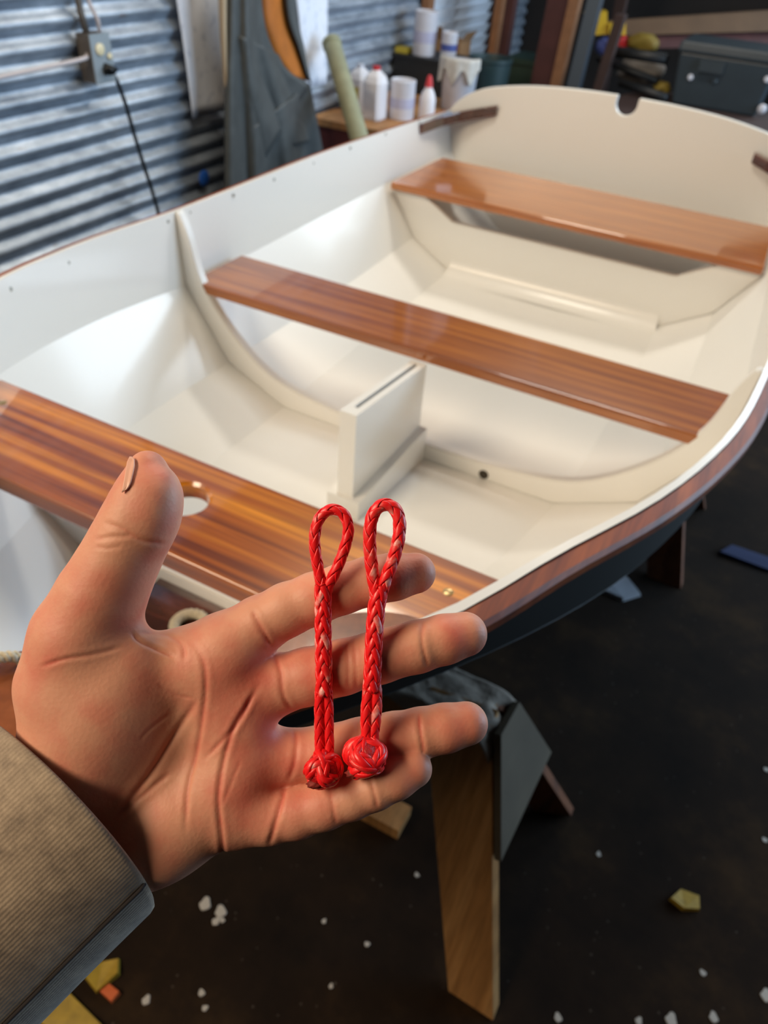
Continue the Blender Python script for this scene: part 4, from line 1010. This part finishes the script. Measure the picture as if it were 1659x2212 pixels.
CREASES = [   # (polyline, half width px, depth mm, redness)
 ([(418, 1389), (440, 1432), (444, 1490), (436, 1560), (422, 1637), (406, 1700), (400, 1800)], 7, .75, .35),
 ([(424, 1515), (395, 1560), (363, 1612), (330, 1665), (285, 1725), (236, 1789)], 9, 1.1, .3),
 ([(371, 1668), (330, 1700), (290, 1735), (262, 1765)], 7, .7, .2),
 ([(561, 1477), (530, 1530), (506, 1570), (484, 1640), (472, 1722), (478, 1800), (481, 1850), (476, 1885)], 7, 1.0, .4),
 ([(442, 1640), (480, 1600), (520, 1555), (545, 1500)], 6, .5, .25),
 ([(283, 1364), (300, 1385), (335, 1402), (380, 1422)], 6, .8, .3),
 ([(300, 1368), (350, 1368), (392, 1392), (400, 1430)], 6, .6, .25),
 ([(85, 1441), (140, 1424), (200, 1414), (264, 1398)], 6, .6, .25),
 ([(222, 1128), (262, 1142), (310, 1168), (362, 1175)], 7, .6, .3),
 ([(205, 1165), (245, 1160), (285, 1158)], 6, .5, .2),
 ([(205, 1180), (230, 1185), (262, 1180)], 5, .35, .2),
 ([(545, 1318), (562, 1352), (588, 1398)], 7, .8, .3),
 ([(590, 1412), (606, 1450), (612, 1500), (632, 1538)], 7, .7, .3),
 ([(632, 1562), (640, 1600), (636, 1650), (622, 1690)], 7, .7, .3),
 ([(618, 1697), (606, 1740), (592, 1790), (580, 1829)], 7, 1.0, .4),
 ([(690, 1240), (704, 1290), (716, 1338)], 6, .45, .2), ([(790, 1200), (802, 1250), (816, 1300)], 6, .5, .25),
 ([(744, 1376), (752, 1430), (752, 1494)], 6, .4, .2), ([(762, 1372), (768, 1430), (770, 1490)], 5, .3, .15),
 ([(914, 1338), (912, 1385), (924, 1442)], 6, .6, .3),
 ([(770, 1552), (776, 1600), (772, 1662)], 6, .4, .2), ([(904, 1540), (908, 1580), (916, 1628)], 6, .65, .6),
 ([(712, 1690), (718, 1735), (726, 1784)], 6, .4, .2), ([(796, 1668), (806, 1705), (816, 1746)], 6, .65, .35),
 ([(300, 1600), (330, 1570), (372, 1540)], 5, .3, .1), ([(340, 1480), (380, 1500), (420, 1510)], 5, .35, .15), ([(520, 1640), (500, 1690), (480, 1740)], 5, .3, .15),
]
disp = np.zeros(len(Vh)); red = np.zeros(len(Vh))
for P, w_, dep, rd in CREASES:
    d, tb = dist_poly(UV, P); fade = np.clip(np.minimum(tb, 1 - tb) * 7 + .1, 0, 1); w_ = w_ * .72; dep = dep * .7; g = np.exp(-(d / w_) ** 2) * fade * front
    disp -= dep * 1e-3 * g; disp += dep * .25e-3 * np.exp(-((d - 2.3 * w_) / (1.3 * w_)) ** 2) * fade * front
    red += rd * np.exp(-(d / (w_ * .8)) ** 2) * fade * front
def blob(u, v, r, a):
    global red
    red += a * np.exp(-(((UV[:, 0] - u) ** 2 + (UV[:, 1] - v) ** 2) / r ** 2)) * front
for u, v, r, a in ((990, 1370, 60, .5), (1000, 1562, 60, .5), (885, 1235, 55, .42), (880, 1665, 50, .35), (330, 1040, 60, .3), (560, 1440, 60, .45), (540, 1560, 80, .5), (540, 1700, 70, .5), (640, 1640, 60, .4), (650, 1450, 60, .4),
                   (480, 1500, 70, .3), (520, 1780, 50, .3), (660, 1750, 60, .3), (190, 1320, 70, .3), (110, 1420, 60, .25), (840, 1400, 50, .2), (840, 1590, 50, .2), (350, 1480, 60, .25)): blob(u, v, r, a)
Vh = Vh + Nh * disp[:, None]
def skin_mat():
    mt, N, L, p = newmat('skin')
    at_ = N.new('ShaderNodeAttribute'); at_.attribute_name = 'redness'
    tc = N.new('ShaderNodeTexCoord')
    n = N.new('ShaderNodeTexNoise'); n.inputs['Scale'].default_value = 70; n.inputs['Detail'].default_value = 4; L.new(tc.outputs['Object'], n.inputs['Vector'])
    mr = N.new('ShaderNodeMapRange'); mr.inputs['From Min'].default_value = .35; mr.inputs['From Max'].default_value = .7; mr.inputs['To Min'].default_value = -.15; mr.inputs['To Max'].default_value = .38
    L.new(n.outputs['Fac'], mr.inputs['Value'])
    ad = N.new('ShaderNodeMath'); ad.operation = 'ADD'; ad.use_clamp = True; L.new(at_.outputs['Fac'], ad.inputs[0]); L.new(mr.outputs['Result'], ad.inputs[1])
    mx = N.new('ShaderNodeMix'); mx.data_type = 'RGBA'; L.new(ad.outputs[0], mx.inputs['Factor'])
    mx.inputs[6].default_value = S(216, 156, 129); mx.inputs[7].default_value = S(206, 104, 90)
    L.new(mx.outputs[2], p.inputs['Base Color'])
    p.inputs['Roughness'].default_value = .5; p.inputs['Specular IOR Level'].default_value = .35
    p.inputs['Subsurface Weight'].default_value = .12; p.inputs['Subsurface Radius'].default_value = (1, .35, .2); p.inputs['Subsurface Scale'].default_value = .0035
    n2 = N.new('ShaderNodeTexNoise'); n2.inputs['Scale'].default_value = 900; n2.inputs['Detail'].default_value = 3; L.new(tc.outputs['Object'], n2.inputs['Vector'])
    n3 = N.new('ShaderNodeTexVoronoi'); n3.inputs['Scale'].default_value = 520; L.new(tc.outputs['Object'], n3.inputs['Vector'])
    a2 = N.new('ShaderNodeMath'); a2.operation = 'ADD'; L.new(n2.outputs['Fac'], a2.inputs[0]); L.new(n3.outputs['Distance'], a2.inputs[1])
    b = N.new('ShaderNodeBump'); b.inputs['Strength'].default_value = .12; b.inputs['Distance'].default_value = .0005
    L.new(a2.outputs[0], b.inputs['Height']); L.new(b.outputs['Normal'], p.inputs['Normal'])
    return mt
M['skin'] = skin_mat()
Wh = to_world(Vh)
me = bpy.data.meshes.new('person'); me.vertices.add(len(Wh)); me.vertices.foreach_set('co', Wh.astype(np.float32).ravel())
me.loops.add(Fh.size); me.loops.foreach_set('vertex_index', Fh.astype(np.int32).ravel()); me.polygons.add(len(Fh))
me.polygons.foreach_set('loop_start', np.arange(0, Fh.size, 4, dtype=np.int32)); me.polygons.foreach_set('loop_total', np.full(len(Fh), 4, np.int32)) if False else None
me.update(calc_edges=True); me.validate()
me.polygons.foreach_set('use_smooth', [True] * len(me.polygons))
at = me.attributes.new('redness', 'FLOAT', 'POINT'); at.data.foreach_set('value', np.clip(red, 0, 1).astype(np.float32))
me.materials.append(M['skin'])
person = bpy.data.objects.new('person', me); COL.objects.link(person)
tag(person, 'open left hand, palm to the viewer, with two red rope loops across its fingers', 'hand')
def cpar(o): o.parent = person; return o
# thumbnail on the far side of the thumb tip
M['nail'] = plain('fingernail', S(224, 172, 150), .4)
V = []; F = []; nn_, mm_ = 9, 14
fr_ = np.where((UV[:, 0] > 225) & (UV[:, 0] < 345) & (UV[:, 1] > 950) & (UV[:, 1] < 1110))[0]
UVt = px_of(Vh[fr_]); Zt = Vh[fr_, 2]
for j in range(mm_):
    for i in range(nn_):
        b_ = j / (mm_ - 1); a = i / (nn_ - 1)
        v = 988 + 76 * b_; left = np.interp(v, [985, 1000, 1030, 1064], [286, 279, 274, 268]); wd = 19 * math.sqrt(max(.05, 1 - (2 * b_ - 1) ** 4)) - 4 * b_
        u = left - 4 + wd * a
        dd = np.hypot(UVt[:, 0] - max(u, left + 4), UVt[:, 1] - v); near = dd < 7
        z = Zt[near].min() if near.any() else D0 - .015
        V.append(to_world(np.array([(u - CX) / FPX, (v - CY) / FPX, 1]) * (z - .0001)))
for j in range(mm_ - 1):
    for i in range(nn_ - 1): k = j * nn_ + i; F.append((k, k + 1, k + nn_ + 1, k + nn_))
nail = mk('thumbnail', V, F, M['nail'], smooth=True); nail.modifiers.new('thickness', 'SOLIDIFY').thickness = .0006; cpar(nail)

# ---- sweatshirt sleeve
def sleeve_mat():
    mt, N, L, p = newmat('grey_sweatshirt')
    tc = N.new('ShaderNodeTexCoord')
    at_ = N.new('ShaderNodeAttribute'); at_.attribute_name = 'uvw'
    n = N.new('ShaderNodeTexNoise'); n.inputs['Scale'].default_value = 70; n.inputs['Detail'].default_value = 8; n.inputs['Roughness'].default_value = .75; L.new(tc.outputs['Object'], n.inputs['Vector'])
    r = N.new('ShaderNodeValToRGB'); e = r.color_ramp.elements; e[0].position = .3; e[0].color = S(112, 100, 88); e[1].position = .72; e[1].color = S(182, 164, 142); k = e.new(.5); k.color = S(150, 134, 116)
    L.new(n.outputs['Fac'], r.inputs['Fac']); L.new(r.outputs['Color'], p.inputs['Base Color']); p.inputs['Roughness'].default_value = .95
    p.inputs['Sheen Weight'].default_value = .15
    mp = N.new('ShaderNodeMapping'); mp.inputs['Scale'].default_value = (1, 1, 1); L.new(at_.outputs['Vector'], mp.inputs['Vector'])
    wv = N.new('ShaderNodeTexWave'); wv.bands_direction = 'X'; wv.inputs['Scale'].default_value = 7.5; wv.inputs['Distortion'].default_value = .6; wv.inputs['Detail'].default_value = 2; L.new(mp.outputs['Vector'], wv.inputs['Vector'])
    n2 = N.new('ShaderNodeTexNoise'); n2.inputs['Scale'].default_value = 1400; n2.inputs['Detail'].default_value = 2; L.new(tc.outputs['Object'], n2.inputs['Vector'])
    ad = N.new('ShaderNodeMath'); ad.operation = 'ADD'; L.new(wv.outputs['Fac'], ad.inputs[0]); L.new(n2.outputs['Fac'], ad.inputs[1])
    b = N.new('ShaderNodeBump'); b.inputs['Strength'].default_value = .16; b.inputs['Distance'].default_value = .0008; L.new(ad.outputs[0], b.inputs['Height']); L.new(b.outputs['Normal'], p.inputs['Normal'])
    return mt
M['sweat'] = sleeve_mat()
def sleeve():
    ax_ = np.array([-.73, .69, 0.]); ax_ /= np.linalg.norm(ax_); cr = np.array([.69, .73, 0.])        # along forearm, across it (image axes)
    rings = []; n = 72
    prof = [(-5, .975), (0, 1.0), (12, 1.012), (60, 1.015), (130, 1.02), (220, 1.03), (330, 1.045), (460, 1.06), (600, 1.08)]
    inner = [(10, .93), (80, .93)]
    allp = [(s, k * .955) for s, k in inner[::-1]] + prof
    V = []; UVW = []
    c0 = np.array([133., 1752.])
    for s, k in allp:
        c = c0 + ax_[:2] * s
        for i in range(n):
            a = 2 * math.pi * i / n; hw = 288 * k; hd = 41 * (k if k > .98 else k)
            # opening bows toward the hand on the palm side
            bow = 42 * max(0, -math.sin(a)) * max(0, 1 - max(0, s) / 400) * (1 - .0 * k)
            lx = hw * math.cos(a); dep = hd * math.sin(a)
            wob = 1.5 * math.sin(7 * a + s * .02) if s > 20 else 0
            skew = 0.0
            u, v = c + cr[:2] * lx - ax_[:2] * (bow + skew)
            V.append(to_world(cam3(u, v, -6 - dep * 1.0 + wob * .3))); UVW.append((i / n * 8, s * .004, 0))
    F = []; m_ = len(allp)
    for j in range(m_ - 1):
        for i in range(n): k = (i + 1) % n; F.append((j * n + i, j * n + k, (j + 1) * n + k, (j + 1) * n + i))
    F.append(tuple((m_ - 1) * n + i for i in range(n)))
    o = mk('sleeve', V, F, M['sweat'], smooth=True)
    bm = bmesh.new(); bm.from_mesh(o.data); bmesh.ops.recalc_face_normals(bm, faces=bm.faces); bm.to_mesh(o.data); bm.free()
    a = o.data.attributes.new('uvw', 'FLOAT_VECTOR', 'POINT'); a.data.foreach_set('vector', np.array(UVW, np.float32).ravel())
    o['label'] = 'grey sweatshirt cuff'
    # side seam running back from the cuff corner
    ii = int(round(n * (1 - .10))) % n; sd_ = np.array([V[j * n + ii] for j in range(3, m_)])
    M['seam'] = plain('dark_seam_thread', S(52, 48, 50), .95)
    st = tube('side_seam', spline(sd_ - FWD * .0003, 40), .0009, M['seam'], None, n=8); st.parent = o
    return cpar(o)
slv = sleeve()

# ================================================================== RED BRAIDED ROPE LANYARDS
def red_rope():
    mt, N, L, p = newmat('red_braid')
    at_ = N.new('ShaderNodeAttribute'); at_.attribute_name = 'wear'
    tc = N.new('ShaderNodeTexCoord'); n = N.new('ShaderNodeTexNoise'); n.inputs['Scale'].default_value = 260; n.inputs['Detail'].default_value = 4; L.new(tc.outputs['Object'], n.inputs['Vector'])
    ad = N.new('ShaderNodeMath'); ad.operation = 'ADD'; L.new(at_.outputs['Fac'], ad.inputs[0]); L.new(n.outputs['Fac'], ad.inputs[1])
    r = N.new('ShaderNodeValToRGB'); e = r.color_ramp.elements
    e[0].position = .66; e[0].color = S(244, 28, 34); e[1].position = 1.0; e[1].color = S(246, 168, 162); k = e.new(.82); k.color = S(242, 66, 64)
    L.new(ad.outputs[0], r.inputs['Fac']); L.new(r.outputs['Color'], p.inputs['Base Color'])
    p.inputs['Roughness'].default_value = .36; p.inputs['Subsurface Weight'].default_value = .0; p.inputs['Coat Weight'].default_value = .15; p.inputs['Coat Roughness'].default_value = .2
    mp = N.new('ShaderNodeMapping'); mp.inputs['Scale'].default_value = (2600, 2600, 700); L.new(tc.outputs['Object'], mp.inputs['Vector'])
    n2 = N.new('ShaderNodeTexNoise'); n2.inputs['Scale'].default_value = 1; L.new(mp.outputs['Vector'], n2.inputs['Vector'])
    b = N.new('ShaderNodeBump'); b.inputs['Strength'].default_value = .2; b.inputs['Distance'].default_value = .0003; L.new(n2.outputs['Fac'], b.inputs['Height']); L.new(b.outputs['Normal'], p.inputs['Normal'])
    return mt
M['red_braid'] = red_rope()
M['red_core'] = plain('red_core', S(196, 18, 24), .45, noise=.25, nscale=500, bump=.3, bscale=900)
M['burnt'] = plain('melted_rope_end', S(150, 40, 30), .7, noise=.5, nscale=400)
def braid(name, P, R, nper, pitch, parent, wear=.0, flat=1.0, step=.0007, rs_scale=1.0, ph=0.0, mat=None):
    """P camera-space path (m). nper strands each way, woven over and under."""
    P = np.asarray(P, float); L_ = np.sum(np.linalg.norm(np.diff(P, axis=0), axis=1)); P = spline(P, max(12, int(L_ / step)))
    T, A, B = frames(P, up=(0, 0, -1)); s = np.r_[0, np.cumsum(np.linalg.norm(np.diff(P, axis=0), axis=1))]
    R = np.broadcast_to(np.interp(np.linspace(0, 1, len(P)), np.linspace(0, 1, len(np.atleast_1d(R))), np.atleast_1d(R)), (len(P),))
    V = []; F = []; Wr = []; off = 0; ns = 8
    for sg in (-1, 1):
        for k in range(nper):
            ph0 = 2 * math.pi * (k + .25 * sg) / nper + ph
            th = sg * 2 * math.pi * s / pitch + ph0
            Rm = R * .80
            J = 2 * s * nper / pitch + .5
            ww = np.sin(math.pi / 2 * (J + 2 * k) + math.pi / 4) if sg > 0 else -np.sin(math.pi / 2 * (2 * k - J) + math.pi / 4)
            weave = np.tanh(1.6 * ww) * R * .11
            rad = Rm + weave
            er = np.cos(th)[:, None] * A + np.sin(th)[:, None] * B
            Q = P + er * rad[:, None]
            Tq = np.gradient(Q, axis=0); Tq /= np.linalg.norm(Tq, axis=1)[:, None]
            tg = np.cross(Tq, er); tg /= np.linalg.norm(tg, axis=1)[:, None]
            a_ = R * math.pi / nper * .80 * rs_scale; b_ = R * .20 * rs_scale
            ang = np.linspace(0, 2 * math.pi, ns, endpoint=False)
            v = Q[:, None] + (a_[:, None, None] * np.cos(ang)[None, :, None] * tg[:, None] + b_[:, None, None] * np.sin(ang)[None, :, None] * er[:, None])
            V.append(v.reshape(-1, 3)); m_ = len(Q)
            base = random.random(); wv = wear * (.0 + 1.0 * (base > .72)) + .35 * wear * np.sin(s * 310 + k * 1.7 + sg) ** 2
            Wr.append(np.repeat(np.broadcast_to(wv, (m_,)), ns))
            for i in range(m_ - 1):
                for j in range(ns):
                    q = (j + 1) % ns; F.append((off + i * ns + j, off + i * ns + q, off + (i + 1) * ns + q, off + (i + 1) * ns + j))
            F.append(tuple(off + j for j in range(ns))); F.append(tuple(off + (m_ - 1) * ns + j for j in range(ns)))
            off += m_ * ns
    v, f = tube_geo(P, R * .78, 10); V.append(v); Wr.append(np.zeros(len(v))); F += [tuple(i + off for i in q) for q in f]
    o = mk(name, to_world(np.vstack(V)), F, mat or M['red_braid'], parent, smooth=True)
    at = o.data.attributes.new('wear', 'FLOAT', 'POINT'); at.data.foreach_set('value', np.concatenate(Wr).astype(np.float32))
    return o
def knot(c, R, parent, seed):
    """stopper knot: one braided strand laid over and under round a ball"""
    random.seed(seed); t = np.linspace(0, 2 * math.pi, 260); p_, q_ = 2, 3
    lat = .86 * np.cos(q_ * t / 1.0) ; lon = p_ * t + seed
    rad = R * (.66 + .06 * np.sin(q_ * 2 * t + .5))
    loc = np.stack([rad * np.cos(lat) * np.cos(lon), rad * np.cos(lat) * np.sin(lon), rad * np.sin(lat) * 1.02], 1)
    a = .5 + seed * .3; Rx = np.array([[1, 0, 0], [0, math.cos(a), -math.sin(a)], [0, math.sin(a), math.cos(a)]]); Rz = np.array([[math.cos(.7 * seed), -math.sin(.7 * seed), 0], [math.sin(.7 * seed), math.cos(.7 * seed), 0], [0, 0, 1]])
    P = loc @ Rx.T @ Rz.T + c
    kn = braid('stopper_knot', P, R * .41, 6, R * 5.2, parent, wear=.16, step=.0009)
    # core ball
    bm = bmesh.new(); bmesh.ops.create_icosphere(bm, subdivisions=3, radius=R * .89)
    for vv in bm.verts: vv.co = Vector(to_world(np.array(vv.co) + c))
    from_bm('knot_core', bm, M['red_core'], parent, smooth=True)
    # frayed melted end
    bm = bmesh.new(); bmesh.ops.create_icosphere(bm, subdivisions=3, radius=1)
    dv = np.array([-.45, .78, -.42]) if seed == 1 else np.array([-.55, .70, -.40]); dv /= np.linalg.norm(dv)
    for vv in bm.verts:
        n_ = np.array(vv.co); k = 1 + .22 * math.sin(11 * n_[0] + 7 * n_[1]) * math.cos(9 * n_[2])
        vv.co = Vector(to_world(c + dv * R * .86 + n_ * k * np.array([.42, .24, .30]) * R))
    from_bm('melted_end', bm, M['burnt'], parent, smooth=True)
def lanyard(label, loopL, body, legs, kc, kr, wl, wb, loop_r, body_r, leg_r, seed):
    base = to_world(cam3(kc[0], kc[1], kc[2]))
    t = thing('rope_lanyard', label, 'rope loop', base, 'red rope lanyards on the fingers')
    px = lambda L_: [cam3(*q) for q in L_]
    braid('loop', px(loopL), rr(loop_r, 15), 4, .026, t, wear=wl)
    braid('body', px(body), rr(body_r, 15), 6, .040, t, wear=wb, ph=.3)
    for lg in legs: braid('tail', px(lg), rr(leg_r, 15), 4, .027, t, wear=wl)
    knot(cam3(*kc), rr(kr, 15), t, seed)
    return t
lanyard('red braided rope loop with stopper knot, left of the two on the fingers',
        [(699, 1300, 15.5), (694, 1262, 15.5), (687, 1226, 16), (681, 1190, 16.5), (680, 1156, 17), (688, 1124, 17), (705, 1105, 17), (724, 1101, 17), (742, 1111, 17), (752, 1136, 17), (750, 1164, 17), (739, 1200, 16.5), (724, 1236, 16), (708, 1268, 15.2), (700, 1300, 15)],
        [(697, 1262, 15), (698, 1300, 15), (698, 1350, 15), (699, 1420, 15.2), (700, 1470, 15.2), (700, 1500, 15)],
        [[(692, 1480, 15), (690, 1520, 14.8), (690, 1570, 14.5), (691, 1632, 14.5)], [(706, 1480, 14.5), (709, 1520, 14.2), (710, 1570, 14), (711, 1635, 14)]],
        (697, 1661, 15.5), 40, .12, .30, 11.5, 17.2, 10.5, 1)
lanyard('red braided rope loop with stopper knot, right and taller of the two on the fingers',
        [(815, 1300, 15.5), (809, 1265, 15.5), (803, 1225, 16), (799, 1185, 16.5), (799, 1145, 17), (805, 1114, 17), (818, 1096, 17), (834, 1090, 17), (850, 1097, 17), (861, 1116, 17), (863, 1146, 17), (857, 1182, 17), (846, 1218, 16.5), (832, 1254, 16), (818, 1300, 15.2)],
        [(823, 1262, 15), (815, 1300, 15.2), (810, 1350, 15.5), (807, 1400, 15.5), (805, 1450, 15.5), (802, 1490, 15)],
        [[(798, 1475, 15.2), (794, 1510, 15), (791, 1550, 15), (793, 1605, 15)], [(811, 1475, 15), (813, 1510, 14.8), (811, 1550, 14.5), (804, 1605, 14.5)]],
        (789, 1636, 16.5), 45, .25, .34, 13.2, 18.0, 12.0, 2)
